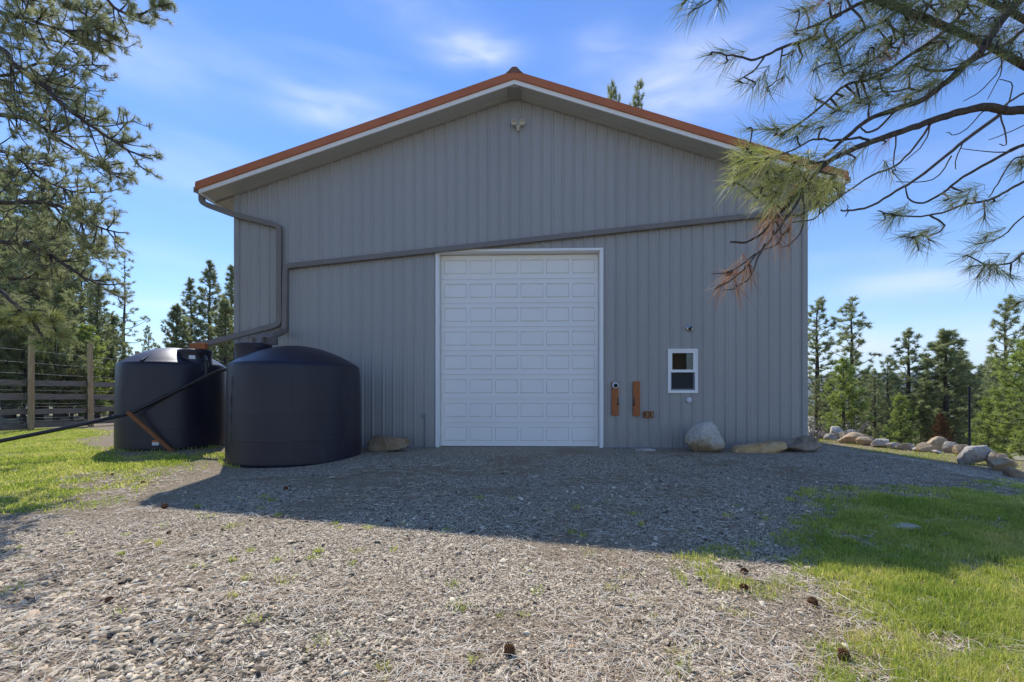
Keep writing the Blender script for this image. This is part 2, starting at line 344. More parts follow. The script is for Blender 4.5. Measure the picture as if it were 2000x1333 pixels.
def lawn_mask(x, y):
    px, py = ground_px(x, y); a = 0
    jj = np.clip(2.2/np.maximum(y, .5), .15, 1.2)
    for k, (ox, oy) in enumerate([(0,0),(-55,14),(50,-12),(-110,-20),(95,22),(-25,-34),(20,36)]):
        qx = px+ox*jj; qy = py+oy*jj
        a = a+(inpoly(qx, qy, LAWN_R) | inpoly(qx, qy, LAWN_L))/7.0
    a = a*(y > .3)
    patch = fbm(x*1.9, y*1.9, 21)
    m = a*np.clip(.32+2.8*(patch-.38)+(.50-.22*(x < 0))*(a > .95)-.10*(x < 0), .03, 1)
    sp = inpoly(px, py, SPARSE_R)*np.clip((fbm(x*3, y*3, 31)-.50)*1.8, 0, .35)
    out = (x < -17) | (y > 30) | (x > 10.6)
    m = np.maximum(m, sp)
    return np.where(out, .35, m)

def build_ground():
    n = 440; u = np.linspace(-1, 1, n)
    gx = 0.9*np.sinh(8.4*u); gy = 3.5+0.9*np.sinh(8.4*u)
    X, Y = np.meshgrid(gx, gy); X = X.ravel(); Y = Y.ravel(); Z = G(X, Y)
    i = np.arange(n*n).reshape(n, n); Fq = np.stack([i[:-1,:-1].ravel(), i[:-1,1:].ravel(), i[1:,1:].ravel(), i[1:,:-1].ravel()], 1)
    me = np_mesh('ground', np.stack([X, Y, Z], 1), Fq, True)
    a = me.attributes.new('lawn', 'FLOAT', 'POINT'); a.data.foreach_set('value', lawn_mask(X, Y).astype(np.float32))
    px, py = ground_px(X, Y)
    duff = sstep(.47, .66, fbm(X*.9+9, Y*1.5, 41, 4))
    duff = np.maximum(duff, sstep(8.75, 9.0, X)*.95); duff = np.maximum(duff, sstep(-3.2, -4.4, X)*sstep(4.2, 5.4, Y)*.9); duff = np.where(np.hypot(X, Y) > 30, .8, duff)
    b = me.attributes.new('duff', 'FLOAT', 'POINT'); b.data.foreach_set('value', duff.astype(np.float32))
    m, N, L, bs = principled('gravel_ground')
    tc = N.new('ShaderNodeTexCoord')
    def vor(sc):
        v = N.new('ShaderNodeTexVoronoi'); v.inputs['Scale'].default_value = sc; L.new(tc.outputs['Object'], v.inputs['Vector']); return v
    v1 = vor(85); v2 = vor(24)
    sepc = N.new('ShaderNodeSeparateColor'); L.new(v1.outputs['Color'], sepc.inputs[0])
    gr = ramp(N, [(0,(.06,.047,.032)),(.32,(.235,.188,.13)),(.62,(.48,.388,.272)),(.86,(.73,.60,.43)),(1,(.88,.77,.59))]); L.new(sepc.outputs[0], gr.inputs[0])  # darkest cells put the shade between chips into the colour
    def noi(sc, d=5):
        t = N.new('ShaderNodeTexNoise'); t.inputs['Scale'].default_value = sc; t.inputs['Detail'].default_value = d; L.new(tc.outputs['Object'], t.inputs['Vector']); return t
    nl = noi(1.1); nf = noi(70, 3)
    df = ramp(N, [(.3,(.15,.10,.06)),(.5,(.32,.235,.145)),(.72,(.52,.42,.28))]); L.new(nf.outputs['Fac'], df.inputs[0])
    soil = ramp(N, [(.3,(.14,.15,.05)),(.52,(.28,.28,.10)),(.72,(.48,.43,.21))]); L.new(nf.outputs['Fac'], soil.inputs[0])
    ad = N.new('ShaderNodeAttribute'); ad.attribute_name = 'duff'; al = N.new('ShaderNodeAttribute'); al.attribute_name = 'lawn'
    mx = N.new('ShaderNodeMix'); mx.data_type = 'RGBA'
    mm = N.new('ShaderNodeMath'); mm.operation = 'MULTIPLY'; L.new(ad.outputs['Fac'], mm.inputs[0]); mm.inputs[1].default_value = .75
    L.new(mm.outputs[0], mx.inputs[0]); L.new(gr.outputs[0], mx.inputs[6]); L.new(df.outputs[0], mx.inputs[7])
    mx2 = N.new('ShaderNodeMix'); mx2.data_type = 'RGBA'
    m2 = N.new('ShaderNodeMath'); m2.operation = 'MULTIPLY'; m2.use_clamp = True; L.new(al.outputs['Fac'], m2.inputs[0]); m2.inputs[1].default_value = 1.1
    L.new(m2.outputs[0], mx2.inputs[0]); L.new(mx.outputs[2], mx2.inputs[6]); L.new(soil.outputs[0], mx2.inputs[7])
    L.new(mx2.outputs[2], bs.inputs['Base Color']); bs.inputs['Roughness'].default_value = .95; bs.inputs['Specular IOR Level'].default_value = .15
    bp = N.new('ShaderNodeBump'); bp.inputs['Strength'].default_value = .9; bp.inputs['Distance'].default_value = .012
    L.new(v1.outputs['Distance'], bp.inputs['Height']); bp.invert = True
    bp2 = N.new('ShaderNodeBump'); bp2.inputs['Strength'].default_value = .6; bp2.inputs['Distance'].default_value = .02; L.new(nf.outputs['Fac'], bp2.inputs['Height']); L.new(bp.outputs[0], bp2.inputs['Normal'])
    L.new(bp2.outputs[0], bs.inputs['Normal'])
    tag(link('ground', me, m), 'grey gravel yard with needle litter and turf around the barn', kind='structure')
build_ground()

def build_hills():
    n = 181; a = np.linspace(R(-100), R(100), n); V = []
    rows = [(1500, 0), (1750, .35), (2050, .75), (2350, 1.0), (2700, .8), (3200, .2)]
    for r, k in rows:
        h = (75+95*fbm(a*3.1+5, a*0+r*.0004, 77, 5)+25*fbm(a*14, a*0+r*.002, 78, 4))*k-30
        V.append(np.stack([np.sin(a)*r, np.cos(a)*r, h], 1))
    V = np.concatenate(V); i = np.arange(len(rows)*n).reshape(len(rows), n)
    Fq = np.stack([i[:-1,:-1].ravel(), i[:-1,1:].ravel(), i[1:,1:].ravel(), i[1:,:-1].ravel()], 1)
    m = mat_noise('forested_hill', (.035,.05,.028), (.10,.105,.06), .012, .95, .5, .05, .1, bdist=8)
    tag(link('hills', np_mesh('hills', V, Fq, True), m), 'low wooded hills far beyond the pines', kind='structure')
build_hills()

# ------------------------------------------------------------------ barn
TH = R(1.9); BC = Vector((0.065, 10.0, 0))
RT = Vector((math.cos(TH), -math.sin(TH), 0)); DP = Vector((math.sin(TH), math.cos(TH), 0))
def W(px, py, ly=0.0):
    """photo point -> barn-local (x, z) on the plane ly behind the front wall"""
    dx = (px-1000)/F; dz = (HZ-py)/F
    t = (BC.dot(DP)+ly)/(dx*DP.x+DP.y)
    p = Vector((dx*t, t, 0)); return ((p-BC).dot(RT), EYE+dz*t)
def BL(lx, ly, lz=0): p = BC+RT*lx+DP*ly; return Vector((p.x, p.y, lz))   # barn-local -> world
HW, DEPTH, OV, HR = 6.12, 15.2, 0.47, 6.60
ZA, SL = 7.50, 0.325
zs = lambda x: ZA-SL*abs(x)
barn = tag(empty('barn', BC, -TH), 'large grey ribbed steel barn with orange roof edge and white overhead door', 'barn')
dx0 = W(858, 600)[0]; dx1 = W(1171, 600)[0]; dtop = W(1010, 492)[1]
wx0 = W(1306, 700)[0]; wx1 = W(1360, 700)[0]; wz0 = W(1333, 766)[1]; wz1 = W(1333, 684)[1]
OPEN = [(dx0-.03, dx1+.03, -1, dtop+.03), (wx0, wx1, wz0, wz1)]
def profile(x0, x1, pitch=.2286, phase=.114):
    xs = [x0]
    k = math.floor((x0-phase)/pitch)-1
    pts = []
    while True:
        c = phase+k*pitch
        if c-.04 > x1: break
        pts += [(c-.030, 0), (c-.011, .023), (c+.011, .023), (c+.030, 0)]
        for q in (.38, .62):
            e = c+pitch*q; pts += [(e-.016, 0), (e-.007, .004), (e+.007, .004), (e+.016, 0)]
        k += 1
    return pts
def ribbed(x0, x1, ztop, openings, zbot=0.0, extra=0.0):
    pts = profile(x0, x1)
    def dep(x):
        for (a, da), (b2, db) in zip(pts, pts[1:]):
            if a <= x <= b2: return da+(db-da)*((x-a)/(b2-a) if b2 > a else 0)
        return 0
    xs = sorted(set([x0, x1]+[p[0] for p in pts if x0 < p[0] < x1]+[e for o in openings for e in o[:2] if x0 < e < x1]))
    if x0 < 0 < x1: xs = sorted(set(xs+[0.0]))
    mb = MB()
    for a, c in zip(xs, xs[1:]):
        if c-a < 1e-5: continue
        mid = (a+c)/2; iv = [(zbot, None)]
        for (o0, o1, z0, z1) in openings:
            if o0-1e-6 <= mid <= o1+1e-6:
                if z0 <= zbot: iv = [(z1, None)]
                else: iv = [(zbot, z0), (z1, None)]
        for lo, hi in iv:
            ya, yc = -dep(a)-extra, -dep(c)-extra
            mb.add([(a,ya,lo),(c,yc,lo),(c,yc,ztop(c) if hi is None else hi),(a,ya,ztop(a) if hi is None else hi)], [(0,1,2,3)])
    return mb
# front wall: a back sheet that carries each three-foot steel panel
bk = MB()
for (a, c, lo) in [(-HW+.02, dx0-.04, 0.01), (dx0-.04, dx1+.04, dtop+.04), (dx1+.04, wx0-.02, .01), (wx1+.02, HW-.02, .01)]:
    cuts = [a]+([0.0] if a < 0 < c else [])+[c]
    for p, q in zip(cuts, cuts[1:]):
        zt = lambda x: zs(x)-.004
        bk.add([(p,.03,lo),(q,.03,lo),(q,.03,zt(q)),(p,.03,zt(p)),(p,.15,lo),(q,.15,lo),(q,.15,zt(q)),(p,.15,zt(p))],
               [(0,1,2,3),(5,4,7,6),(0,4,5,1),(3,2,6,7),(0,3,7,4),(1,5,6,2)])
for (z0, z1) in ((.01, wz0-.02), (wz1+.02, zs(wx1)-.01)): bk.box(wx0-.02, wx1+.02, .03, .15, z0, z1)
fw = bk.build('front_wall', M['backing'], barn)
x = -HW; i = 0
while x < HW-1e-3:
    x1 = min(x+.9144, HW)
    me_o = ribbed(x, x1, lambda q: zs(q)+.003, OPEN, 0.015, .002*(i % 2)).build('wall_panel', M['wall'], fw)
    x = x1; i += 1
# rows of screws along the girts
sc = MB()
for zz in (.12, .85, 1.65, 2.45, 3.3, 4.1, 4.95, 5.75, 6.5):
    k = -27
    while k < 27:
        xx = .114+k*.2286+.042
        k += 1
        if abs(xx) > HW-.05 or zz > zs(xx)-.05 or dx0-.1 < xx < dx1+.1 and zz < dtop+.08 or wx0-.08 < xx < wx1+.08 and wz0-.08 < zz < wz1+.08: continue
        sc.add([(xx+.008*math.cos(a), -.0055, zz+.008*math.sin(a)) for a in [j*math.pi/3 for j in range(6)]], [tuple(range(6))])
tag(sc.build('screw_rows', M['screen'], fw), kind='stuff')
# other walls
for s in (-1, 1):
    r = ribbed(0.0, DEPTH, lambda q: zs(HW)-.01, [], 0.015)
    if s < 0: r.xform(lambda v: Vector((-HW+v.y+.012, DEPTH-v.x, v.z)))
    else: r.xform(lambda v: Vector((HW-v.y-.012, v.x, v.z)))
    r.build('side_wall', M['wallside'], barn)
r = ribbed(-HW, HW, lambda q: zs(q), [], .015); r.xform(lambda v: Vector((-v.x, DEPTH-v.y, v.z))).build('back_wall', M['wallside'], barn)
for s in (-1, 1):      # corner posts of bent steel
    MB().sweep([(s*(HW-.035), -.026, .0), (s*(HW-.035), -.026, zs(HW)+.01)], [(-.006,-.055),(-.006,.055),(.006,.055),(.006,-.055)], Vector((0,1,0))).build('corner_trim', M['trimgrey'], barn)
for a, c in ((-HW+.02, dx0-.055), (dx1+.055, HW-.02)):
    MB().box(a, c, -.034, .012, -.012, .014).build('base_trim', M['conduit'], barn)
slab = MB().box(-HW+.05, HW-.05, -.01, DEPTH-.05, -.35, -.016); slab.box(dx0-.06, dx1+.06, -.075, -.012, -.3, -.002, .01)
slab.build('floor_slab', M['concrete'], barn)
# soffits
def slope_box(sgn, xa, xb, ya, yb, z0, z1, mb):
    """plate that follows the roof slope between |x| xa..xb"""
    vs = []
    for (xx, yy, dz) in [(xa,ya,z0),(xb,ya,z0),(xb,yb,z0),(xa,yb,z0),(xa,ya,z1),(xb,ya,z1),(xb,yb,z1),(xa,yb,z1)]:
        vs.append((sgn*xx, yy, ZA-SL*xx+dz))
    f = [(0,3,2,1),(4,5,6,7),(0,1,5,4),(1,2,6,5),(2,3,7,6),(3,0,4,7)]
    if sgn < 0: f = [tuple(reversed(q)) for q in f]
    mb.add(vs, f)
for s in (-1, 1):
    for k in range(3):
        y0 = -OV+.012+k*.153; mb = MB(); slope_box(s, .0, HR-.03, y0, y0+.143, .0 if k != 1 else .004, .012, mb); mb.build('soffit_panel', M['soffit'], barn)
    mb = MB(); slope_box(s, .0, HR-.02, -OV+.01, -.01, .0135, .02, mb); mb.build('soffit_backing', M['trimgrey'], barn)
    mb = MB(); slope_box(s, .14, HW-.02, -.045, -.025, -.032, .0, mb); mb.build('soffit_channel', M['trimgrey'], barn)
    mb = MB(); slope_box(s, HW+.01, HR-.03, -.02, .03, -.016, .0, mb); mb.build('soffit_divider', M['gutter'], barn)
    for k in range(4):
        xa = HW+.002+k*.112; mb = MB(); slope_box(s, xa, xa+.104, .032, DEPTH+OV, .0, .012, mb); mb.build('soffit_panel', M['soffit'], barn)
    mb = MB(); slope_box(s, HW, HR-.02, .03, DEPTH+OV, .0135, .02, mb); mb.build('soffit_backing', M['backing'], barn)
    mb = MB(); slope_box(s, 0, HR+.0, -OV-.020, -OV+.008, -.022, .066, mb); mb.build('rake_trim', M['white'], barn)
    mb = MB(); slope_box(s, 0, HR+.055, -OV-.050, -OV-.0, .069, .200, mb); slope_box(s, 0, HR+.055, -OV-.057, -OV-.049, .066, .078, mb); mb.build('rake_cap', M['roof'], barn)
    mb = MB(); mb.box(min(s*(HR-.03), s*(HR-.002)), max(s*(HR-.03), s*(HR-.002)), -OV+.011, DEPTH+OV, zs(HR)-.028, zs(HR)+.13); mb.build('eave_fascia', M['white'], barn)
    # K-style gutter
    prof = [(0,.12),(0,0),(.075,0),(.105,.045),(.115,.12),(.105,.12),(.097,.05),(.070,.008),(.008,.008),(.008,.12)]
    gx = HR+.004; gz = zs(HR)+.005
    vs = []; n = len(prof)
    for yy in (-OV-.005, DEPTH+OV): vs += [(s*(gx+u), yy, gz+w) for u, w in prof]
    fs = [(k, (k+1) % n, n+(k+1) % n, n+k) for k in range(n)]
    g = MB().add(vs, fs); g.box(min(s*gx, s*(gx+.112)), max(s*gx, s*(gx+.112)), -OV-.0075, -OV-.005, gz, gz+.118); g.build('gutter', M['gutter'], barn)
    # roof sheets with standing ribs
    mb = MB(); slope_box(s, 0, HR+.05, -OV-.045, DEPTH+OV+.05, .202, .232, mb)
    yy = -OV
    while yy < DEPTH+OV:
        slope_box(s, 0.05, HR+.05, yy, yy+.035, .233, .252, mb); yy += .2286*2
    mb.build('roof', M['roof'], barn)
MB().box(-.13, .13, -OV+.02, -.03, zs(.0)-.062, zs(0)-.008, .004).build('peak_plate', M['trimgrey'], barn)
rc = [(-.17, zs(.17)+.235), (-.12, zs(.12)+.262), (-.05, ZA+.298), (0, ZA+.305), (.05, ZA+.298), (.12, zs(.12)+.262), (.17, zs(.17)+.235)]
mb = MB(); vs = []
for yy in (-OV-.055, DEPTH+OV+.055): vs += [(a, yy, z) for a, z in rc]
n = len(rc); mb.add(vs, [(k, k+1, n+k+1, n+k) for k in range(n-1)]+[tuple(range(n)), tuple(reversed(range(n, 2*n)))]); mb.build('ridge_cap', M['ridge'], barn)
# downspouts (rectangular pipe with rounded elbows)
rect = [(-.040,-.052),(.040,-.052),(.040,.052),(-.040,.052)]
def wl(px, py, ly): a = W(px, py, ly); return (a[0], ly, a[1])
TANKB = Vector((-7.18, 9.90, 0)); TANKA = Vector((-3.98, 8.61, 0)); RA, RB = 1.124, .97
MWB = TANKB+Vector((.60, -.22, 0)); MWA = TANKA+Vector((-.80, .0, 0))
def w2l(p): d = Vector(p)-BC; return (d.dot(RT), d.dot(DP), p[2])
ga = -HR-.06
p1 = [(ga, -.30, zs(HR)+.02), (ga, -.30, zs(HR)-.14), (-HW-.02, -.085, W(460, 422)[1]), wl(546, 442, -.085), wl(546, 634, -.085), w2l((MWB.x+.22, MWB.y+.1, 2.215)), w2l((MWB.x-.05, MWB.y-.02, 2.15)), w2l((MWB.x-.06, MWB.y-.03, 2.02))]
MB().sweep(round_path(p1, .10), rect, Vector((0,1,0))).build('downspout', M['gutter'], barn)
gb = HR+.06
p2 = [(gb, -.28, zs(HR)+.02), (gb, -.28, zs(HR)-.16), (HW-.15, -.085, W(1540, 418)[1]), wl(1490, 420, -.085), wl(558, 521, -.085), wl(556, 648, -.085), w2l((MWA.x+.18, MWA.y+.3, 2.235)), w2l((MWA.x+.10, MWA.y+.05, 2.20)), w2l((MWA.x+.10, MWA.y+.04, 2.08))]
MB().sweep(round_path(p2, .10), rect, Vector((0,1,0))).build('downspout', M['gutter'], barn)
# overhead door
JD = .20
tr = MB()
tr.box(dx0-.075, dx0-.012, -.032, -.001, .0, dtop+.055); tr.box(dx1+.012, dx1+.075, -.032, -.001, .0, dtop+.055); tr.box(dx0-.012, dx1+.012, -.0315, -.0015, dtop+.004, dtop+.055)
tr.box(dx0-.038, dx0-.005, .0, JD+.06, 0, dtop+.01); tr.box(dx1+.005, dx1+.038, .0, JD+.06, 0, dtop+.01); tr.box(dx0-.005, dx1+.005, .0005, JD+.06, dtop+.001, dtop+.038)
tr.build('door_trim', M['white'], barn)
gd = MB().box(dx0, dx1, JD+.03, JD+.05, .004, dtop-.002).build('garage_door', M['door'], barn)
NS = 8; sh = (dtop-.02-.0)/NS
for k in range(NS):
    z0 = .012+k*sh; z1 = z0+sh-.005; mb = MB()
    mb.box(dx0+.004, dx1-.004, JD+.018, JD+.028, z0, z1)
    ncol = 6; mw = .075; cwid = (dx1-dx0-.008-mw*(ncol+1))/ncol; rb, rt = z0+.10, z1-.10
    edges = [dx0+.004+mw+j*(cwid+mw) for j in range(ncol)]
    fy0, fy1 = JD-.008, JD+.0181
    mb.box(dx0+.004, dx1-.004, fy0, fy1, z0, rb); mb.box(dx0+.004, dx1-.004, fy0, fy1, rt, z1)
    xs_ = [dx0+.004]+[e for q in edges for e in (q, q+cwid)]+[dx1-.004]
    for j in range(0, len(xs_), 2): mb.box(xs_[j], xs_[j+1], fy0, fy1, rb, rt)
    mb.box(dx0+.004, dx1-.004, fy0-.004, fy0, z1-.018, z1-.004)
    mb.build('door_section', M['door'], gd)
    for e in edges:
        a, c, lo, hi = e+.0015, e+cwid-.0015, rb+.004, rt-.004; bv = .030; bx_ = .004
        MB().add([(a,fy1-.001,lo),(c,fy1-.001,lo),(c,fy1-.001,hi),(a,fy1-.001,hi),(a+bx_,fy0+.001,lo+bv),(c-bx_,fy0+.001,lo+bv),(c-bx_,fy0+.001,hi-bv),(a+bx_,fy0+.001,hi-bv)],
                 [(4,5,6,7),(0,1,5,4),(1,2,6,5),(2,3,7,6),(3,0,4,7)]).build('raised_panel', M['door'], gd)
MB().box(dx0+.003, dx1-.003, JD-.006, JD+.03, -.001, .011).build('bottom_seal', M['black'], gd)
# window
def ring(mb, x0, x1, z0, z1, w, y0, y1, wb=None, wt=None):
    wb = wb or w; wt = wt or w
    mb.box(x0, x1, y0, y1, z0, z0+wb); mb.box(x0, x1, y0, y1, z1-wt, z1); mb.box(x0, x0+w, y0, y1, z0+wb, z1-wt); mb.box(x1-w, x1, y0, y1, z0+wb, z1-wt)
    return mb
wm = ring(MB(), wx0-.022, wx1+.022, wz0-.022, wz1+.022, .028, -.036, .09)
win = wm.build('window', M['white'], barn)
zm = W(1333, 726)[1]
ring(MB(), wx0+.006, wx1-.006, zm-.012, wz1-.006, .062, -.022, .03, .05, .06).build('upper_sash', M['white'], win)
ring(MB(), wx0+.006, wx1-.006, wz0+.006, zm-.013, .03, -.030, .03, .03, .006).build('lower_frame', M['white'], win)
ring(MB(), wx0+.037, wx1-.037, wz0+.037, zm-.02, .028, -.004, .02, .03, .004).build('screen_frame', M['screen'], win)
MB().box(wx0+.066, wx1-.066, .0, .006, zm+.036, wz1-.064).build('pane', M['glass'], win)
MB().box(wx0+.063, wx1-.063, .021, .027, wz0+.065, zm-.022).build('pane', M['glass'], win)
MB().box(wx0+.062, wx1-.062, .006, .0075, wz0+.064, zm-.022).build('insect_screen', M['mesh'], win)
MB().box(wx0+.012, wx1-.012, .112, .118, wz0+.012, wz1-.012).build('interior_shade_panel', M['roomshade'], barn)  # flat panel close behind the glass, the unlit room's shade painted as its colour

# ------------------------------------------------------------------ things on the front wall
def on_wall(name, px, py, label, cat):
    a = W(px, py, -.02); return tag(empty(name, BL(a[0], -.021, a[1]), -TH), label, cat)
fl = on_wall('floodlight', 1012, 248, 'beige twin-head floodlight high under the roof peak', 'light')
MB().box(-.055,.055,-.045,0,-.03,.075,.01).build('mount_plate', M['beige'], fl)
for s in (-1, 1):
    lh = MB().lathe([(0,-.07),(.03,-.068),(.04,-.03),(.058,.03),(.062,.05),(.052,.05),(.04,.02),(0,.01)], 16)
    lh.xform(lambda v: Vector((s*.085+v.x, -.07-v.z*.8-v.y*.35, .05+v.y*.8-v.z*.35))).build('lamp_head', M['beige'], fl)
sensor = MB().lathe([(0,-.05),(.02,-.05),(.03,-.03),(.03,.02),(0,.03)], 14, (0,-.06,-.075)); sensor.tube([(0,-.03,-.02),(0,-.055,-.05)], .012, 8).build('motion_sensor', M['beige'], fl)
vt = on_wall('vent_hood', 1347, 641, 'small round metal vent hood above the window', 'vent')
MB().lathe([(0,.0),(.072,.0),(.072,.012),(.05,.02),(0,.02)], 24).xform(lambda v: Vector((v.x, -v.z, v.y))).build('flange', M['chrome'], vt)
hd = MB(); n = 14
prof = [(math.cos(R(a))*.058, math.sin(R(a))*.058) for a in range(0, 181, 15)]
for i2 in range(len(prof)): pass
vs = []; rows = 6
for j in range(rows):
    t = j/(rows-1); sc_ = math.cos(t*1.1); 
    vs += [(x_*sc_, -.02-.07*math.sin(t*1.35), z_*sc_-.01) for x_, z_ in prof]
k_ = len(prof); hd.add(vs, [(j*k_+i3, j*k_+i3+1, (j+1)*k_+i3+1, (j+1)*k_+i3) for j in range(rows-1) for i3 in range(k_-1)], True); hd.build('hood', M['chrome'], vt)
MB().lathe([(0,0),(.04,0),(.04,.005),(0,.005)], 16).xform(lambda v: Vector((v.x, -.021-v.z, v.y-.015))).build('duct_opening', M['black'], vt)
dc = on_wall('wall_disc', 1346, 782, 'small white round cover plate just under the window', 'cover plate')
MB().lathe([(0,0),(.056,0),(.056,.012),(.048,.02),(0,.022)], 24).xform(lambda v: Vector((v.x, -v.z, v.y))).build('cover', M['sticker'], dc)
mk = MB()
for a in range(3): mk.box(-.022+a*.016, -.012+a*.016, -.0245, -.0225, -.004, .010)
mk.build('relief', M['screen'], dc)
def board(px, py0, py1, label):
    x_, z1_ = W(px, py0, -.02); z0_ = W(px, py1, -.02)[1]; h = z1_-z0_
    t = tag(empty('wall_board', BL(x_, -.021, z0_), -TH), label, 'board')
    MB().box(-.072, .072, -.04, 0, 0, h, .006).build('plank', M['cedar'], t); return t, h
b1, h1 = board(1201, 747, 812, 'upright stained plank by the door carrying the white round camera')
b2, h2 = board(1242.5, 745.5, 813, 'upright stained plank standing alone between door and faucet block')
for t, s in ((b1, 1), (b2, -1)):
    hk = MB().box(s*.058-.012, s*.058+.012, -.052, -.0405, .22, .38, .004); hk.tube([(s*.058,-.05,.24),(s*.058,-.085,.225),(s*.058,-.095,.255)], .008, 8); hk.build('hook', M['black'], t)
cm = on_wall('round_camera', 1201, 753.5, 'white round camera with black lens atop the left plank', 'camera')
MB().lathe([(0,.041),(.062,.041),(.068,.05),(.066,.075),(.055,.088),(.043,.09)], 28).xform(lambda v: Vector((v.x, -v.z, v.y))).build('housing', M['sticker'], cm)
MB().lathe([(.044,.089),(.04,.10),(.028,.112),(.012,.118),(0,.119)], 24).xform(lambda v: Vector((v.x, -v.z, v.y))).build('lens_dome', M['black'], cm)
fb = on_wall('faucet_block', 1266, 810, 'small wooden block with two brass faucets low on the wall', 'faucet')
MB().box(-.105,.105,-.05,0,-.07,.07,.006).build('mount_block', M['rustwood'], fb)
for s in (-.045, .06):
    f_ = MB().lathe([(0,.05),(.018,.05),(.018,.06),(.013,.06),(.013,.10),(0,.10)], 12).xform(lambda v: Vector((v.x+s, -v.z, v.y+.015)))
    f_.tube([(s,-.085,.012),(s,-.12,-.005),(s,-.125,-.035)], .012, 8); f_.tube([(s,-.08,.02),(s,-.08,.05)], .006, 6)
    for a in range(6): f_.tube([(s+.02*math.cos(a*1.047),-.08+.02*math.sin(a*1.047),.05),(s+.02*math.cos(a*1.047+1.047),-.08+.02*math.sin(a*1.047+1.047),.05)], .005, 5)
    f_.build('faucet', M['brass'], fb)
eb = on_wall('electrical_box', 828, 812, 'small grey electrical box with conduit left of the white door', 'electrical box')
MB().box(-.045,.045,-.05,0,-.03,.045,.006).build('box_body', M['conduit'], eb)
MB().tube([(.022,-.028,-.03),(.03,-.028,-.2),(.03,-.028,-W(828,812)[1]-.03)], .011, 8).build('conduit', M['conduit'], eb)

# ------------------------------------------------------------------ water tanks
def tank(name, c, mw, label, gz, notch_ang, TR):
    t = tag(empty(name, (c.x, c.y, gz)), label, 'water tank')
    prof = [(0,0.0),(TR-.03,0),(TR+.006,.02),(TR+.008,.06),(TR+.0075,.08),(TR+.006,.25),(TR+.0045,.41),(TR+.0043,.432),(TR+.0052,.440),(TR+.0052,.450),(TR+.004,.458),(TR+.0038,.48),(TR+.001,.7),(TR-.0008,.86),(TR-.001,.876),(TR-.0001,.884),(TR-.0001,.892),(TR-.0012,.90),(TR-.0016,.92),(TR-.006,1.2),(TR-.011,1.48),(TR-.015,1.60),(TR-.017,1.655),
            (TR-.020,1.69),(TR-.029,1.72),(TR-.046,1.742),(TR-.072,1.757)]
    z0 = 1.757; r0 = TR-.072
    for k in range(1, 15):
        f = k/14; rr = r0*(1-f); prof.append((max(rr, .001), z0+.345*(1-(1-f)**1.95)))
    body = MB().lathe(prof, 96)
    o = body.build('tank_body', M['tank'], t)
    d = Vector((mw.x-c.x, mw.y-c.y, 0)); rr = d.length
    top = 2.015-gz
    nk = MB().lathe([(.33,1.60),(.32,1.72),(.302,1.80),(.300,top-.05),(.306,top-.035),(.306,top)], 40, (d.x, d.y, 0)); nk.build('neck', M['tank'], t)
    MB().lathe([(.310,top+.001),(.314,top+.012),(.310,top+.03),(.275,top+.042),(.16,top+.046),(0,top+.046)], 40, (d.x, d.y, 0)).build('lid', M['tank'], t)
    for an in notch_ang:      # moulded tie-down lugs on the shoulder
        ca, sa = math.cos(an), math.sin(an); lug = MB()
        pts = [(TR-.03,1.66),(TR-.06,1.78),(TR-.34,1.93),(TR-.34,1.86),(TR-.10,1.72),(TR-.06,1.66)]
        vs = []
        for (r_, z_), w_ in zip(pts, (.035,.028,.004,.004,.035,.04)):
            vs += [(ca*r_-sa*w_, sa*r_+ca*w_, z_), (ca*r_+sa*w_, sa*r_-ca*w_, z_)]
        lug.add(vs, [(0,2,3,1),(2,4,5,3),(0,10,8,2),(2,8,6,4),(1,3,9,11),(3,5,7,9)]); lug.build('tie_down_lug', M['tank'], t)
    return t, d, top
gA = g1(TANKA.x, TANKA.y-RA); gB = g1(TANKB.x, TANKB.y-RB)
tA, dA, topA = tank('water_tank', TANKA, MWA, 'dark navy plastic water tank standing nearest, in front of the grey wall', gA-.015, [R(-72), R(150), R(40)], RA)
tB, dB, topB = tank('water_tank', TANKB, MWB, 'dark plastic water tank farther left with sunlit dome beside the barn corner', gB-.015, [R(-88), R(170), R(50)], RB)
# marks on the tanks
def arc_patch(t, ang, z0, z1, wid, mat, name, off=.013, rad=RB):
    vs = []
    for k in range(5):
        a = ang+(k/4-.5)*wid/rad
        vs += [(math.cos(a)*(rad+off), math.sin(a)*(rad+off), z0), (math.cos(a)*(rad+off), math.sin(a)*(rad+off), z1)]
    return MB().add(vs, [(2*k, 2*k+2, 2*k+3, 2*k+1) for k in range(4)]).build(name, mat, t)
angB = math.atan2(-1.0, .34)
arc_patch(tB, angB, .125, .185, .11, M['sticker'], 'sticker'); arc_patch(tB, angB, .185, .222, .11, M['orange'], 'sticker_band')
vs = []
for k in range(5):
    a = R(-66)+(k/4-.5)*.11/.31; vs += [(dB.x+math.cos(a)*.309, dB.y+math.sin(a)*.309, topB-.165), (dB.x+math.cos(a)*.309, dB.y+math.sin(a)*.309, topB-.09)]
MB().add(vs, [(2*k, 2*k+2, 2*k+3, 2*k+1) for k in range(4)]).build('label_plate', M['sticker'], tB)
MB().tube([(.50,-.83,.10),(.56,-.98,.10)], .045, 14).tube([(.56,-.98,.10),(.58,-1.03,.10)], .06, 8).build('outlet_fitting', M['blackpipe'], tB)
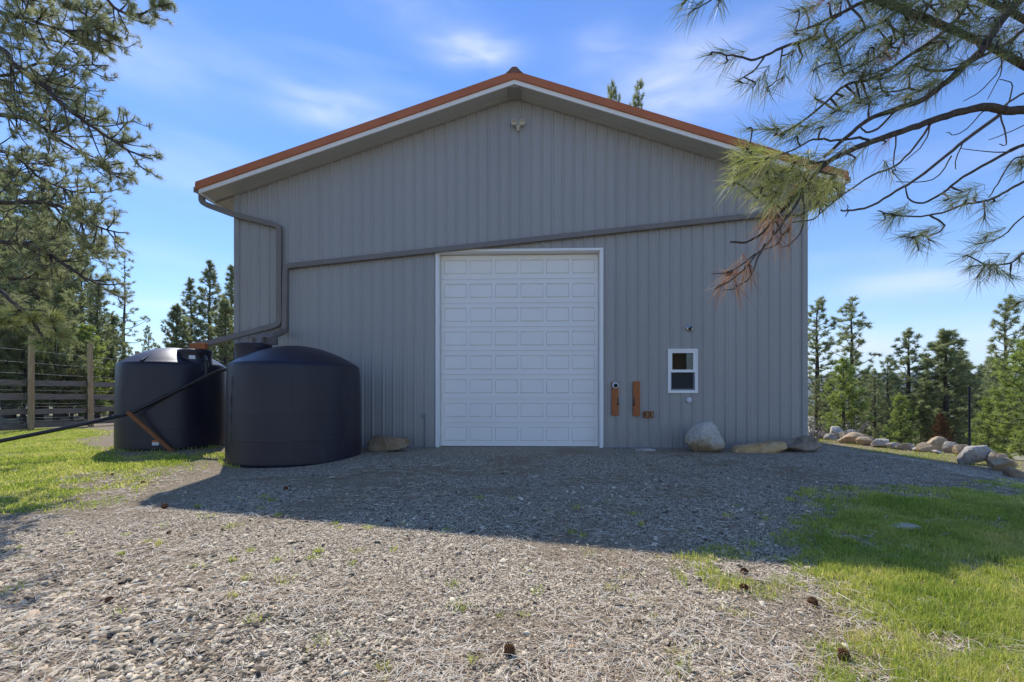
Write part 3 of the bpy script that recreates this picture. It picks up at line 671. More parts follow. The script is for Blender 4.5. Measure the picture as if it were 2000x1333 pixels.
# moulded sight strip and weld marks on the near tank
for an in (R(-127), R(-70)):
    mb = MB()
    for k in range(5):
        z0 = .10+k*.30; 
        vs = []
        for q in range(3):
            a = an+(q/2-.5)*.035; vs += [(math.cos(a)*(RA+.012+.004*(q == 1)), math.sin(a)*(RA+.012+.004*(q == 1)), z0), (math.cos(a)*(RA+.004), math.sin(a)*(RA+.004), z0+.21)]
        mb.add(vs, [(0,2,3,1),(2,4,5,3)])
    mb.build('moulded_strip', M['tank'], tA)
# overflow elbows that belong to the tanks
wB = lambda p, t, o=None: Vector(p)-Vector(t.location)
pa = [(MWA.x-.30, MWA.y+.06, 1.93), (MWA.x-.40, MWA.y+.10, 1.93), (MWA.x-.42, MWA.y+.14, 1.60)]
MB().tube(round_path([wB(p, tA) for p in pa], .06), .028, 12).build('overflow_elbow', M['blackpipe'], tA)
hx = P(403, 735, 9.34)
pb = [(MWB.x+.24, MWB.y-.17, 1.93), (MWB.x+.33, MWB.y-.20, 1.93), (hx.x, hx.y, 1.80), (hx.x, hx.y, hx.z+.03)]
ob = MB().tube(round_path([wB(p, tB) for p in pb], .06), .027, 12); q = wB((hx.x, hx.y, 0), tB)
ob.tube([(q.x, q.y, hx.z+.16), (q.x, q.y, hx.z+.24)], .038, 12); ob.build('overflow_elbow', M['blackpipe'], tB)
# wooden blocks that steady the downspouts on the lids
blk = tag(empty('wood_block', (MWB.x+.12, MWB.y-.10, gB-.015+topB+.047), R(-6)), 'orange-brown wooden block on the lid of the sunlit tank', 'block')
MB().box(-.15,.19,-.045,.045,0,.125,.005).build('timber', M['cedar'], blk)
blk2 = tag(empty('wood_block', (MWA.x+.13, MWA.y+.16, gA-.015+topA+.047), R(4)), 'grey weathered wooden block on the lid of the nearest tank', 'block')
MB().box(-.22,.22,-.045,.045,0,.13,.005).build('timber', M['greywood'], blk2)
# overflow hose
hp = [Vector((-5.52, 9.22, 1.64)), P(430, 724, 9.30), hx, P(330, 771, 9.02), P(262, 804, 8.78), P(240, 811, 8.70), P(120, 838, 8.1), P(0, 862, 7.8), P(-150, 893, 7.45), P(-420, 965, 6.8)]
hp[-1].z = g1(hp[-1].x, hp[-1].y)+.03
MBh = MB().tube(smooth_path(hp, 5), .034, 12)
ho = tag(MBh.build('overflow_hose', M['blackpipe']), 'long black overflow pipe slanting from the tanks down over the left grass', 'pipe')
mb = MB()
for a, b_ in ((2, 3), (4, 5)):
    d = (hp[b_]-hp[a]).normalized(); mb = MB().tube([hp[a]-d*.05, hp[a]+d*.05], .043, 12); mb.build('coupling', M['blackpipe'], ho)
fx, fy = -6.43, 8.90; foot = Vector((fx, fy, g1(fx, fy)-.05)); top = P(258, 806, 8.76)+Vector((0,-.045,-.03))
d = (top-foot).normalized()
stk = tag(empty('prop_stake', (fx, fy, g1(fx, fy))), 'slanting brown wooden stake propping the black pipe', 'stake')
MB().sweep([foot-Vector(stk.location), top+d*.06-Vector(stk.location)], [(-.02,-.034),(.02,-.034),(.02,.034),(-.02,.034)], Vector((0,1,0))).build('timber', M['rustwood'], stk)

# ------------------------------------------------------------------ fence on the left
FX = -15.2
rng = random.Random(5)
fence = tag(empty('fence', (FX, 14.7, 0)), 'tall wood and wire fence behind the left grass', 'fence')
ys = [14.72+2.1*k for k in range(-4, 6)]
for k, y in enumerate(ys):
    mb = MB(); gz = g1(FX, y); h = 2.92+rng.uniform(-.05, .08); lean = rng.uniform(-.03, .03)
    mb.tube([(lean*t, y-14.7+lean*.6*t, gz-.1+t*(h+.1)) for t in (0,.25,.5,.75,1)], [.085,.082,.079,.077,.074], 12); mb.build('post', M['postwood'], fence)
for k in range(len(ys)-1):
    for zr in (1.52, 1.05, .60, .15):
        j0, j1 = rng.uniform(-.03,.03), rng.uniform(-.03,.03); g0, g1_ = g1(FX, ys[k]), g1(FX, ys[k+1]); tw = rng.uniform(-.006,.006)
        y0, y1 = ys[k]-14.7-.06, ys[k+1]-14.7+.06; xo = -.088-.05*(k % 2)
        vs = []
        for (yy, zz) in ((y0, zr+j0+g0), (y1, zr+j1+g1_)):
            vs += [(xo-.045, yy, zz-.085), (xo-.001, yy, zz-.09), (xo-.001+tw, yy, zz+.09), (xo-.045, yy, zz+.085)]
        MB().add(vs, [(0,1,2,3)[::-1],(4,5,6,7),(0,1,5,4),(1,2,6,5),(2,3,7,6),(3,0,4,7)]).build('rail', M['railwood'], fence)
for zw in (2.52, 2.14, 1.80, 1.28, 1.16, .86, .76, .40, .30):
    pts = []
    for k, y in enumerate(ys):
        pts.append((.083, y-14.7, zw+g1(FX, y)))
        if k < len(ys)-1: pts.append((.083, y-14.7+1.05, zw-.012+g1(FX, y)))
    MB().tube(pts, .0035 if zw > 1.6 else .0025, 5).build('wire', M['wire'], fence)

# ------------------------------------------------------------------ rocks
def rock_mat(name, a, b_, c, scale=5): return mat_noise(name, a, b_, scale, .85, .8, 16, .25, detail=9, bdist=.03, c3=c, coords='Object')
RM = {'grey': rock_mat('grey_granite', (.22,.195,.165), (.42,.38,.33), (.56,.51,.45)), 'tan': rock_mat('tan_sandstone', (.30,.20,.115), (.46,.345,.215), (.58,.48,.34)),
      'brown': rock_mat('brown_stone', (.18,.115,.065), (.31,.215,.13), (.40,.31,.20)), 'dark': rock_mat('dark_stone', (.15,.115,.085), (.29,.23,.17), (.44,.35,.26)),
      'pale': rock_mat('pale_stone', (.36,.31,.25), (.54,.48,.40), (.66,.60,.52)), 'two': None, 'slab': rock_mat('ochre_slab', (.40,.235,.105), (.60,.40,.20), (.70,.52,.30), 7)}
def boulder_mesh(size, seed, cuts=7, rough=.10, sub=4, lo=.62, taper=0):
    rg = random.Random(seed); bm = bmesh.new(); bmesh.ops.create_icosphere(bm, subdivisions=sub, radius=1)
    pl = []
    for k in range(cuts):
        v = Vector((rg.gauss(0,1), rg.gauss(0,1), rg.gauss(0,.8))).normalized(); pl.append((v, rg.uniform(lo, max(lo+.05, .80))))
    off = Vector((seed*3.7, seed*1.3, seed*.7))
    for v in bm.verts:
        n = v.co.normalized(); r_ = 1.0/(abs(n.x)**3.4+abs(n.y)**3.4+abs(n.z)**3.4)**(1/3.4)
        for f, d_ in pl:
            dt = n.dot(f)
            if dt > 1e-3: r_ = min(r_, d_*1.12/dt)
        r_ *= 1+rough*mnoise.fractal(n*1.6+off, 1.0, 2.0, 4)+.018*mnoise.noise(n*9+off)
        v.co = n*r_
    for ax in range(3):
        lo_ = min(v.co[ax] for v in bm.verts); hi = max(v.co[ax] for v in bm.verts)
        for v in bm.verts: v.co[ax] = ((v.co[ax]-lo_)/(hi-lo_)-.5)*size[ax]
    for v in bm.verts: v.co.z += size[2]*.5
    if taper:
        for v in bm.verts:
            k = max(0, v.co.z/size[2]-.3); v.co.x = v.co.x*(1-taper*k)+size[0]*.12*k; v.co.y *= 1-taper*.7*k
    me = bpy.data.meshes.new('rock'); bm.to_mesh(me); bm.free(); me.polygons.foreach_set('use_smooth', [True]*len(me.polygons)); me.set_sharp_from_angle(angle=R(24)); return me
def rock(name, x, y, size, seed, mat, label, rz=0, sink=.08, tilt=0, group=None, cuts=7, rough=.1, sub=4, cat='rock', lo=.62, taper=0):
    o = link(name, boulder_mesh(size, seed, cuts, rough, sub, lo, taper), RM[mat]); o.location = (x, y, g1(x, y)-size[2]*sink); o.rotation_euler = (tilt, 0, rz)
    return tag(o, label, cat, group)
m, N, L, b = principled('boulder_grey_over_brown')
tc = N.new('ShaderNodeTexCoord'); sp = N.new('ShaderNodeSeparateXYZ'); L.new(tc.outputs['Object'], sp.inputs[0])
n1 = N.new('ShaderNodeTexNoise'); n1.inputs['Scale'].default_value = 3.5; n1.inputs['Detail'].default_value = 9; L.new(tc.outputs['Object'], n1.inputs['Vector'])
n2 = N.new('ShaderNodeTexNoise'); n2.inputs['Scale'].default_value = 30; n2.inputs['Detail'].default_value = 6; L.new(tc.outputs['Object'], n2.inputs['Vector'])
ma = N.new('ShaderNodeMath'); ma.operation = 'MULTIPLY_ADD'; L.new(n1.outputs['Fac'], ma.inputs[0]); ma.inputs[1].default_value = .55; L.new(sp.outputs['Z'], ma.inputs[2])
rp = ramp(N, [(.36,(.36,.25,.145)),(.50,(.47,.37,.25)),(.60,(.54,.48,.40)),(.9,(.60,.55,.48))]); L.new(ma.outputs[0], rp.inputs[0])
mxc = N.new('ShaderNodeMix'); mxc.data_type = 'RGBA'; mxc.blend_type = 'MULTIPLY'; mxc.inputs[0].default_value = .8; rp2 = ramp(N, [(.32,(.45,.43,.42)),(.5,(1,1,1))]); L.new(n2.outputs['Fac'], rp2.inputs[0])
L.new(rp.outputs[0], mxc.inputs[6]); L.new(rp2.outputs[0], mxc.inputs[7]); L.new(mxc.outputs[2], b.inputs['Base Color']); b.inputs['Roughness'].default_value = .9; b.inputs['Specular IOR Level'].default_value = .2
bp = N.new('ShaderNodeBump'); bp.inputs['Strength'].default_value = .6; bp.inputs['Distance'].default_value = .02; L.new(n2.outputs['Fac'], bp.inputs['Height']); L.new(bp.outputs[0], b.inputs['Normal'])
RM['two'] = m
def wallrock(px, ly): a = W(px, 860, ly); p = BL(a[0], ly); return p.x, p.y
x, y = wallrock(1371, -.55); rock('boulder', x, y, (.74,.66,.64), 3, 'two', 'big rounded boulder, grey above and brown below, under the window', .3, .06, cuts=9, rough=.07, cat='boulder', lo=.74, taper=.85)
def slab_rock():
    out = [(1103,1162),(1120,1138),(1150,1116),(1215,1106),(1290,1096),(1380,1092),(1440,1080),(1478,1076),(1494,1096),(1498,1130),(1450,1160),(1392,1194),(1290,1192),(1180,1188),(1130,1176)]
    c = W(1473, 877, -.5); pts = []
    for zx, zy in out:
        a = W(1160+zx/4.1667, 600+zy/4.1667, -.5); pts.append((a[0]-c[0], a[1]))
    n = len(pts); z0 = min(p[1] for p in pts); bm = bmesh.new(); rows = []
    for yy, s, dz in ((-.20,.93,-.0),(-.17,1.0,0),(-.06,1.0,.0),(.06,.99,.0),(.14,.95,.0),(.18,.85,.0)):
        rows.append([bm.verts.new((p[0]*s, yy+.05*math.sin(p[0]*9), z0+(p[1]-z0-.11)*s+.11+dz*(p[1]-z0 > .1))) for p in pts])
    for r0, r1 in zip(rows, rows[1:]):
        for k in range(n): bm.faces.new((r0[k], r0[(k+1) % n], r1[(k+1) % n], r1[k]))
    bm.faces.new(rows[0][::-1]); bm.faces.new(rows[-1])
    bmesh.ops.triangulate(bm, faces=bm.faces[:]); bmesh.ops.subdivide_edges(bm, edges=bm.edges[:], cuts=2, use_grid_fill=True)
    bmesh.ops.recalc_face_normals(bm, faces=bm.faces[:])
    for v in bm.verts: v.co += Vector((mnoise.noise(v.co*6), mnoise.noise(v.co*6+Vector((9,0,0))), mnoise.noise(v.co*7+Vector((0,9,0)))))*.009
    me = bpy.data.meshes.new('rock'); bm.to_mesh(me); bm.free(); me.polygons.foreach_set('use_smooth', [True]*len(me.polygons)); me.set_sharp_from_angle(angle=R(28))
    o = link('boulder', me, RM['slab']); o.location = BL(c[0], -.62, -.02); o.rotation_euler = (0, 0, -TH); tag(o, 'flat tan angular slab between the round boulder and the dark rock', 'boulder')
slab_rock()
x, y = wallrock(1559, -.52); rock('boulder', x, y, (.76,.50,.36), 25, 'dark', 'dark rough boulder at the right corner of the barn', -.1, .1, cuts=9, rough=.14, cat='boulder', lo=.5)
x, y = wallrock(760, -.70); rock('boulder', x, y, (.85,.52,.36), 31, 'brown', 'low brown boulder between the nearest tank and the door', 0, .12, cuts=8, rough=.12, cat='boulder', lo=.55)
x, y = wallrock(1262, -.42); rock('flat_stone', x, y, (.42,.24,.07), 7, 'pale', 'thin flat pale stone lying on gravel right of the door', .1, .5, cuts=6, sub=3)
Yf = 4.55; rock('flat_stone', (1762-1000)/F*Yf, Yf, (.36,.20,.09), 9, 'pale', 'flat pale stone lying in the shaded right-hand grass', -.1, .45, cuts=6, sub=3)
# row of rocks along the right edge (px, py of the base, width, height in photo pixels, kind)
ROW = [(1588,858,26,16,'pale'),(1609,858,24,15,'tan'),(1626,861,22,12,'grey'),(1640,858,30,22,'pale'),(1653,863,18,10,'tan'),(1667,862,34,20,'grey'),(1678,868,54,21,'tan'),
       (1698,871,34,15,'tan'),(1728,875,38,15,'pale'),(1752,878,24,11,'grey'),(1775,880,34,13,'grey'),(1794,883,14,8,'pale'),(1812,884,30,17,'tan'),(1837,882,36,26,'tan'),(1834,888,16,7,'pale'),
       (1862,886,28,20,'grey'),(1883,889,24,18,'tan'),(1914,909,48,34,'grey'),(1936,902,46,24,'pale'),(1951,911,36,25,'tan'),(1969,922,48,24,'tan'),(1946,919,16,8,'pale'),(1920,893,46,14,'brown'),(1990,934,36,16,'brown')]
ordn = ['first','second','third','fourth','fifth','sixth','seventh','eighth','ninth','tenth','eleventh','twelfth','thirteenth','fourteenth','fifteenth','sixteenth','seventeenth','eighteenth','nineteenth','twentieth','twenty-first','twenty-second','twenty-third','twenty-fourth']
KN = {'pale':'pale','tan':'tan','grey':'grey','dark':'dark','brown':'brown'}
order = sorted(range(len(ROW)), key=lambda k: ROW[k][0])
rank = {k: i for i, k in enumerate(order)}
for k, (px, py, w, h, kind) in enumerate(ROW):
    lo, hi = 4.0, 20.0       # march along the sight line to the ground
    best = None
    for s in range(400):
        Y = lo+(hi-lo)*s/399; X = (px-1000)/F*Y
        z = EYE+(HZ-py)/F*Y
        if z <= g1(X, Y): best = (X, Y); break
    X, Y = best if best else ((px-1000)/F*12, 12)
    sz = w/F*Y*1.0; hh = h/F*Y*1.22
    side = 'small' if w < 20 else ('large' if w > 40 else 'medium')
    rock('edge_rock', X, Y+sz*.25, (sz, sz*.8, hh), 50+k, kind, f'{side} {KN[kind]} rock, {ordn[rank[k]]} from the barn in the row edging the gravel', rng.uniform(-.3,.3), .08, 0, 'rocks edging the gravel on the right', 11, .07, 4, lo=.42)

# ------------------------------------------------------------------ steel post beyond the rocks
Yp = 9.9; xp = (1893-1000)/F*Yp; gz = g1(xp, Yp)
sp_ = tag(empty('steel_post', (xp, Yp, gz)), 'thin dark steel post standing behind the rock row', 'post')
hp_ = EYE+(HZ-757)/F*Yp-gz
MB().sweep([(0,0,-.1),(0,0,hp_)], [(-.022,-.004),(-.004,-.004),(-.004,-.03),(.004,-.03),(.004,-.004),(.022,-.004),(.022,.004),(-.022,.004)], Vector((1,0,0))).build('shaft', M['steel'], sp_)
MB().box(-.06,.06,-.015,.015,hp_,hp_+.02,.004).build('cross_cap', M['steel'], sp_)

# ------------------------------------------------------------------ pines
def nrm(a): return a/np.maximum(np.linalg.norm(a, axis=-1, keepdims=True), 1e-9)
def needles(base, axis, k, Ln, w, spread, droop, rg, stem=.08, seg=2):
    base = np.asarray(base, float); axis = nrm(np.asarray(axis, float)); n = len(base)
    B = np.repeat(base, k, 0); A = np.repeat(axis, k, 0); m = n*k
    pr = rg.normal(size=(m, 3)); pr = nrm(pr-A*np.sum(pr*A, 1, keepdims=True))
    an = spread*np.sqrt(rg.random((m, 1)))*rg.uniform(.75, 1.1, (m, 1)); D = A*np.cos(an)+pr*np.sin(an)
    Lk = np.repeat(Ln*rg.uniform(.85, 1.12, (n, 1)), k, 0)*rg.uniform(.7, 1.08, (m, 1))
    B = B-A*stem*rg.random((m, 1))
    sd = nrm(np.cross(D, rg.normal(size=(m, 3))))*(w*.5)
    tip = B+D*Lk; tip[:, 2] -= (droop*Lk[:, 0])*rg.uniform(.5, 1.3, m)
    if seg == 1:
        V = np.stack([B-sd, B+sd, tip], 1).reshape(-1, 3); i = np.arange(m)*3
        return V, np.stack([i, i+1, i+2], 1)
    mid = B+D*Lk*.55; mid[:, 2] -= droop*Lk[:, 0]*.22
    V = np.stack([B-sd, B+sd, mid-sd*.95, mid+sd*.95, tip], 1).reshape(-1, 3); i = np.arange(m)*5
    return V, np.concatenate([np.stack([i, i+1, i+3], 1), np.stack([i, i+3, i+2], 1), np.stack([i+2, i+3, i+4], 1)])
def rv(rg): v = rg.normal(size=3); return v/np.linalg.norm(v)
def twig_path(p, d, ln, rg, rise=.25, sag=.12, n=5):
    """starts along d, sags, then turns its tip up"""
    pts = [Vector(p)]; d = Vector(d).normalized(); w = Vector(rv(rg))*.35
    for i in range(n):
        t = (i+1)/n; dd = (d+w*math.sin(t*3)+Vector((0,0,rise*t*t*2-sag*(1-t)))).normalized(); pts.append(pts[-1]+dd*(ln/n))
    return pts

# --- the pine whose boughs hang into the picture on the right, close to the camera
def Z6(zx, zy, Y): return P(1300+zx/2.2214, zy/2.2214, Y)
TRK = Vector((5.2, 4.0, 0))
def near_right_pine():
    rg = np.random.default_rng(8); rnd = random.Random(8)
    t = tag(empty('pine_tree', (TRK.x, TRK.y, g1(TRK.x, TRK.y))), 'near ponderosa pine whose long-needled boughs hang across the upper right', 'tree')
    base = Vector(t.location)
    tr = MB().tube([Vector((0,0,-.3)), Vector((0,0,.3)), Vector((.02,.03,2)), Vector((-.03,.05,5)), Vector((.05,.1,9)), Vector((.0,.12,13)), Vector((.05,.1,17))], [.36,.29,.25,.22,.16,.09,.02], 16)
    tr.build('trunk', M['bark_orange'], t)
    limbs = [  # (points in the surveyed view with distance), radii
        ([(1900,-330,3.9),(1700,-150,3.7),(1560,-30,3.5),(1440,110,3.35),(1370,220,3.3),(1290,290,3.25),(1220,355,3.2),(1120,430,3.15),(1000,475,3.1),(880,520,3.05),(780,600,3.0),(690,680,2.95)], .050, .010),
        ([(2000,520,3.7),(1700,480,3.5),(1555,480,3.4),(1470,480,3.35),(1390,465,3.3),(1300,480,3.25),(1200,510,3.2),(1100,545,3.15),(1000,580,3.1),(900,612,3.05),(800,655,3.0),(710,700,2.95),(650,755,2.92),(600,810,2.9),(540,880,2.88),(470,950,2.86),(420,1010,2.85),(350,1050,2.84),(280,1050,2.83)], .045, .006),
        ([(620,790,2.9),(560,900,2.85),(500,980,2.82),(440,1060,2.8),(390,1110,2.8),(330,1180,2.8),(215,1255,2.78)], .012, .004),
        ([(590,820,2.92),(600,900,2.9),(590,1000,2.9),(540,1060,2.88),(500,1075,2.88)], .008, .003),
        ([(480,960,2.86),(500,1040,2.84),(440,1080,2.84),(425,1080,2.84)], .006, .003),
        ([(430,1060,2.8),(395,1130,2.8),(370,1200,2.8),(300,1250,2.78),(250,1260,2.78)], .007, .003),
        ([(390,1100,2.8),(300,1170,2.78),(200,1190,2.77)], .006, .003),
        ([(1460,490,3.35),(1300,610,3.3),(1200,690,3.28),(1100,770,3.25),(1000,830,3.2),(890,895,3.18),(790,915,3.15),(760,912,3.15)], .018, .006),
        ([(795,915,3.15),(780,940,3.15)], .005, .003), ([(790,915,3.15),(790,890,3.15)], .005, .003),
        ([(2000,560,3.9),(1750,590,3.7),(1555,630,3.55),(1450,680,3.5),(1290,770,3.45),(1200,840,3.4),(1120,880,3.4),(1060,870,3.38),(1040,815,3.38)], .020, .005),
        ([(2000,700,4.0),(1700,740,3.8),(1555,790,3.6),(1480,830,3.55),(1400,870,3.5),(1290,890,3.5),(1200,925,3.45),(1080,940,3.4),(980,930,3.4),(920,915,3.4)], .016, .005),
        ([(1150,935,3.42),(1210,980,3.4),(1160,1020,3.4),(1090,1025,3.4),(1060,1030,3.4)], .008, .004),
        ([(2000,1010,3.8),(1700,1050,3.7),(1555,1100,3.6),(1500,1140,3.55),(1440,1150,3.55),(1390,1150,3.5)], .014, .005),
        ([(1700,900,3.8),(1555,940,3.7),(1480,1010,3.65),(1420,1045,3.6),(1370,1055,3.6)], .009, .004),
        ([(1555,680,3.55),(1500,700,3.5),(1440,800,3.5),(1400,860,3.5)], .008, .004),
        ([(1400,-200,3.6),(1150,-90,3.4),(960,-30,3.3),(880,0,3.25),(780,45,3.2),(700,85,3.15),(640,115,3.1),(560,135,3.1)], .024, .006),
        ([(760,60,3.2),(690,130,3.15),(740,220,3.15),(765,290,3.1)], .012, .005),
        ([(660,105,3.12),(640,160,3.1),(500,210,3.05),(440,240,3.02),(370,260,3.0),(290,240,2.98),(200,228,2.95)], .013, .005),
        ([(505,210,3.05),(495,290,3.02),(480,350,3.0)], .007, .004), ([(430,245,3.02),(380,310,3.0),(300,358,2.98)], .008, .004),
        ([(1900,-150,3.9),(1650,40,3.6),(1555,130,3.45),(1480,190,3.4),(1380,240,3.32),(1290,290,3.28),(1180,310,3.2),(1100,290,3.2),(1085,275,3.2)], .022, .007),
        ([(1320,-60,3.5),(1280,60,3.4),(1180,160,3.3),(1060,240,3.25),(960,310,3.2),(870,350,3.15),(780,370,3.1),(690,450,3.05),(570,545,3.0),(470,590,2.97)], .020, .006),
        ([(1200,-80,3.4),(1120,60,3.3),(1000,180,3.2),(900,260,3.15),(820,300,3.1)], .016, .006),
        ([(880,610,3.05),(840,600,3.05),(740,610,3.0),(640,605,2.98),(560,650,2.95),(430,690,2.9),(350,680,2.88)], .010, .004),
        ([(700,700,2.95),(600,720,2.9),(480,770,2.87),(400,860,2.85)], .008, .004),
        ([(1000,580,3.1),(990,690,3.1),(1000,740,3.1)], .006, .003),
        ([(1150,540,3.18),(1080,640,3.15),(1000,720,3.15),(900,760,3.12),(820,810,3.1),(700,900,3.05),(640,950,3.0),(550,965,3.0)], .009, .004),
        ([(1060,380,3.2),(950,400,3.15),(930,340,3.1)], .008, .004), ([(1000,475,3.1),(920,560,3.05),(860,570,3.05),(840,540,3.05)], .010, .005),
        ([(1480,470,3.35),(1500,400,3.35),(1500,360,3.35),(1450,345,3.35)], .006, .003), ([(1600,380,3.5),(1480,450,3.4),(1440,500,3.38)], .009, .006),
        ([(1440,200,3.35),(1460,300,3.35),(1400,430,3.35)], .007, .003), ([(1500,180,3.4),(1450,300,3.38),(1360,400,3.36),(1290,440,3.35)], .006, .003), ([(1480,230,3.4),(1400,270,3.38),(1360,305,3.38)], .006, .003),
        ([(1450,500,3.36),(1480,620,3.36),(1445,628,3.36)], .006, .003), ([(1600,520,3.6),(1500,570,3.5),(1400,610,3.5)], .005, .003), ([(1380,480,3.32),(1280,580,3.3),(1220,575,3.3)], .005, .003),
        ([(1600,600,3.6),(1500,655,3.5),(1400,660,3.5),(1280,645,3.48)], .007, .003), ([(1300,600,3.3),(1260,690,3.3),(1260,735,3.3)], .005, .003),
        ([(1240,680,3.3),(1160,780,3.28),(1000,790,3.25)], .006, .003), ([(1150,540,3.18),(1120,620,3.16),(1040,700,3.15)], .006, .003), ([(300,-60,2.9),(230,-20,2.9),(150,30,2.9)], .008, .004), ([(700,-80,3.1),(300,-60,2.95),(100,-20,2.9)], .012, .005),
        ([(1700,640,3.8),(1600,680,3.7),(1545,715,3.65)], .008, .004), ([(1700,130,3.6),(1600,160,3.5),(1550,185,3.5)], .008, .004), ([(1750,1250,3.8),(1600,1290,3.7),(1510,1325,3.65)], .010, .005)]
    segs = []; allp = []; 
    for pts, r0, r1 in limbs:
        sp = smooth_path([Z6(*q) for q in pts], 4)
        sp = [p+Vector((rnd.gauss(0,.0018), rnd.gauss(0,.003), rnd.gauss(0,.0018))) for p in sp]
        n = len(sp); r0 *= .74 if r0 > .015 else .9; rad = [(r0+(r1*.85-r0)*(i/(n-1))**.8)*(1+.10*rnd.random()) for i in range(n)]
        segs.append((sp, rad)); allp += [(p, r_) for p, r_ in zip(sp, rad)]
        if pts[0][0] > 1560 or pts[0][1] < -60:    # carry main limbs back to the trunk
            q = TRK.copy(); q.z = sp[0].z+ (.3 if pts[0][1] > 0 else -.4)
            mid = (sp[0]+q)*.5+Vector((0,0,.1)); segs.append((smooth_path([q, mid, sp[0]], 4), [max(r0, .02)*1.5]*4+[max(r0, .02)*1.2]*4+[rad[0]]))
    tufts = {'needle_near': [], 'needle_sunlit': [], 'needle_dead': []}
    T = [(190,225,-1,.1,0),(120,50,-1,.6,0),(60,10,-.8,.8,0),(230,20,-.2,1,0),(300,358,-1,.3,0),(480,360,-.2,1,0),(440,410,0,1,0),(380,395,-.6,.8,0),(260,265,-1,.4,0),
         (620,180,-.8,.4,0),(560,140,-1,.2,0),(540,50,-1,-.1,0),(610,30,-1,0,0),(650,110,-1,.4,0),(690,250,-.5,.9,0),(600,280,-.5,.8,0),(750,330,-.7,.5,0),(700,180,-.4,.9,0),(540,260,-.3,1,0),(640,320,-.4,1,0),
         (430,570,-1,-.1,0),(500,590,-.8,.4,0),(370,545,-1,-.2,0),(560,610,-.6,.7,0),(660,540,-.9,.2,0),(470,540,-1,-.4,0),(600,560,-.8,.1,0),
         (760,480,-1,.1,0),(830,440,-1,-.2,0),(900,400,-1,0,0),(800,310,-.8,.3,0),(870,200,-.9,.3,0),(880,290,-.6,.8,0),(720,500,-1,.4,0),(860,480,-.8,.5,0),(780,420,-.9,.3,0),
         (1000,480,-.9,.2,0),(1060,370,-.8,.3,0),(980,430,-1,.2,0),(1040,440,-.8,.5,0),(1110,400,-.8,.3,0),(930,640,-.6,.5,2),(820,700,-.5,.7,0),(1000,745,0,1,0),(760,690,-.6,.6,0),
         (880,60,-.9,.3,0),(950,20,-1,.1,0),(1000,60,-.8,.3,0),(1100,60,-.7,.5,0),(1150,120,-.6,.7,0),(1250,60,-.7,.4,0),(1080,180,-.6,.7,0),(1030,150,-.4,1,0),(1000,220,-.5,.9,0),(1180,190,-.6,.5,0),
         (1290,120,-.7,.4,0),(1400,80,-.6,.4,0),(1500,60,-.5,.5,0),(1545,190,-.5,.6,0),(950,160,-.8,.4,0),(1120,20,-.7,.5,0),(1200,30,-.5,.8,0),(1060,90,-.3,1,2),(1110,140,-.2,1,2),(1060,200,-.1,1,2),(1330,50,-.8,.3,0),(840,120,-.9,.2,0),(900,130,-.8,.3,0),(1170,90,-.3,1,2),
         (960,80,-.5,.9,0),(1230,150,-.4,.8,0),(1020,10,-.8,.2,0),(1300,10,-.6,.6,0),(1080,250,-.7,.6,0),(1140,230,-.6,.6,0),(940,220,-.8,.5,0),(870,20,-1,.1,0),(1360,150,-.8,.3,0),(1440,30,-.7,.3,0),
         (330,640,-1,-.1,1),(290,700,-1,.25,1),(360,740,-.8,.6,1),(300,770,-1,.8,1),(480,740,-.8,.2,1),(470,800,-.8,.6,1),(420,860,-1,.1,1),(510,860,-.7,.5,1),(560,780,-.6,.3,1),(600,700,-.8,.3,1),
         (720,780,-.3,.6,1),(680,880,0,1,1),(740,830,.5,.6,1),(650,890,-.2,1,1),(380,690,-1,.1,1),(440,700,-.7,.4,1),(540,720,-.6,.5,1),(390,830,-1,.4,1),(470,880,-.5,.8,1),(620,830,-.3,.8,1),(700,830,.1,.9,1),(350,680,-1,.5,1),(430,780,-.6,.8,1),(410,740,-.5,.9,2),(560,850,-.2,1,2),
         (420,960,-.4,1,2),(470,985,-.1,1,2),(250,1215,-.8,.3,2),(340,1185,.1,1,2),(225,1250,-.8,.6,2),(360,1190,.3,1,2),(500,960,.1,1,2),(430,1000,-.5,.9,2),(400,985,-.6,.9,2),(450,1030,-.2,1,2),(520,1000,.2,1,2),(300,1200,-.4,.9,2),(270,1190,-.9,.1,2),(390,1160,.3,1,2),(320,1240,-.3,1,2),(480,1060,0,1,2),
         (980,930,-1,.2,0),(930,945,-.8,.5,0),(1060,1030,-.8,.6,0),(1080,1080,-.3,1,0),(1150,1040,.8,.2,0),(1000,960,-.6,.8,0),(1110,1020,-.9,.3,0),(1020,1040,-.9,.4,0),
         (1280,830,-1,.3,0),(1230,880,-.8,.4,0),(1310,900,-.5,.8,0),(1380,960,-.3,1,0),(1420,870,-.7,.2,0),(1200,890,-1,.2,0),(1340,850,-.6,.5,0),
         (1330,1065,-1,.2,0),(1380,1050,-.6,.3,0),(1330,1150,-1,.3,0),(1400,1160,-.8,.6,0),(1460,1180,-.3,1,0),(1380,1210,-.5,.8,0),(1500,1200,.2,1,0),(1520,1140,-.5,.6,0),(1420,1200,-.3,1,0),(1300,1110,-1,.4,0),
         (1540,715,-.5,.5,0),(1550,760,-.3,.8,0),(1510,700,-.8,.3,0),(1520,1325,-.8,.3,0),(1500,1330,-1,.3,0),(1540,250,-.6,.7,0)]
    for k in range(95):      # many smaller sprays in the crowded upper part
        zx, zy = rnd.uniform(620, 1560), rnd.uniform(-20, 470)
        if zy > 330 and zx > 1150 or zy > 250 and zx > 1330: continue
        T.append((zx, zy, rnd.uniform(-1, -.2), rnd.uniform(-.1, .9), 2 if rnd.random() < .07 else 0))
    tw = MB()
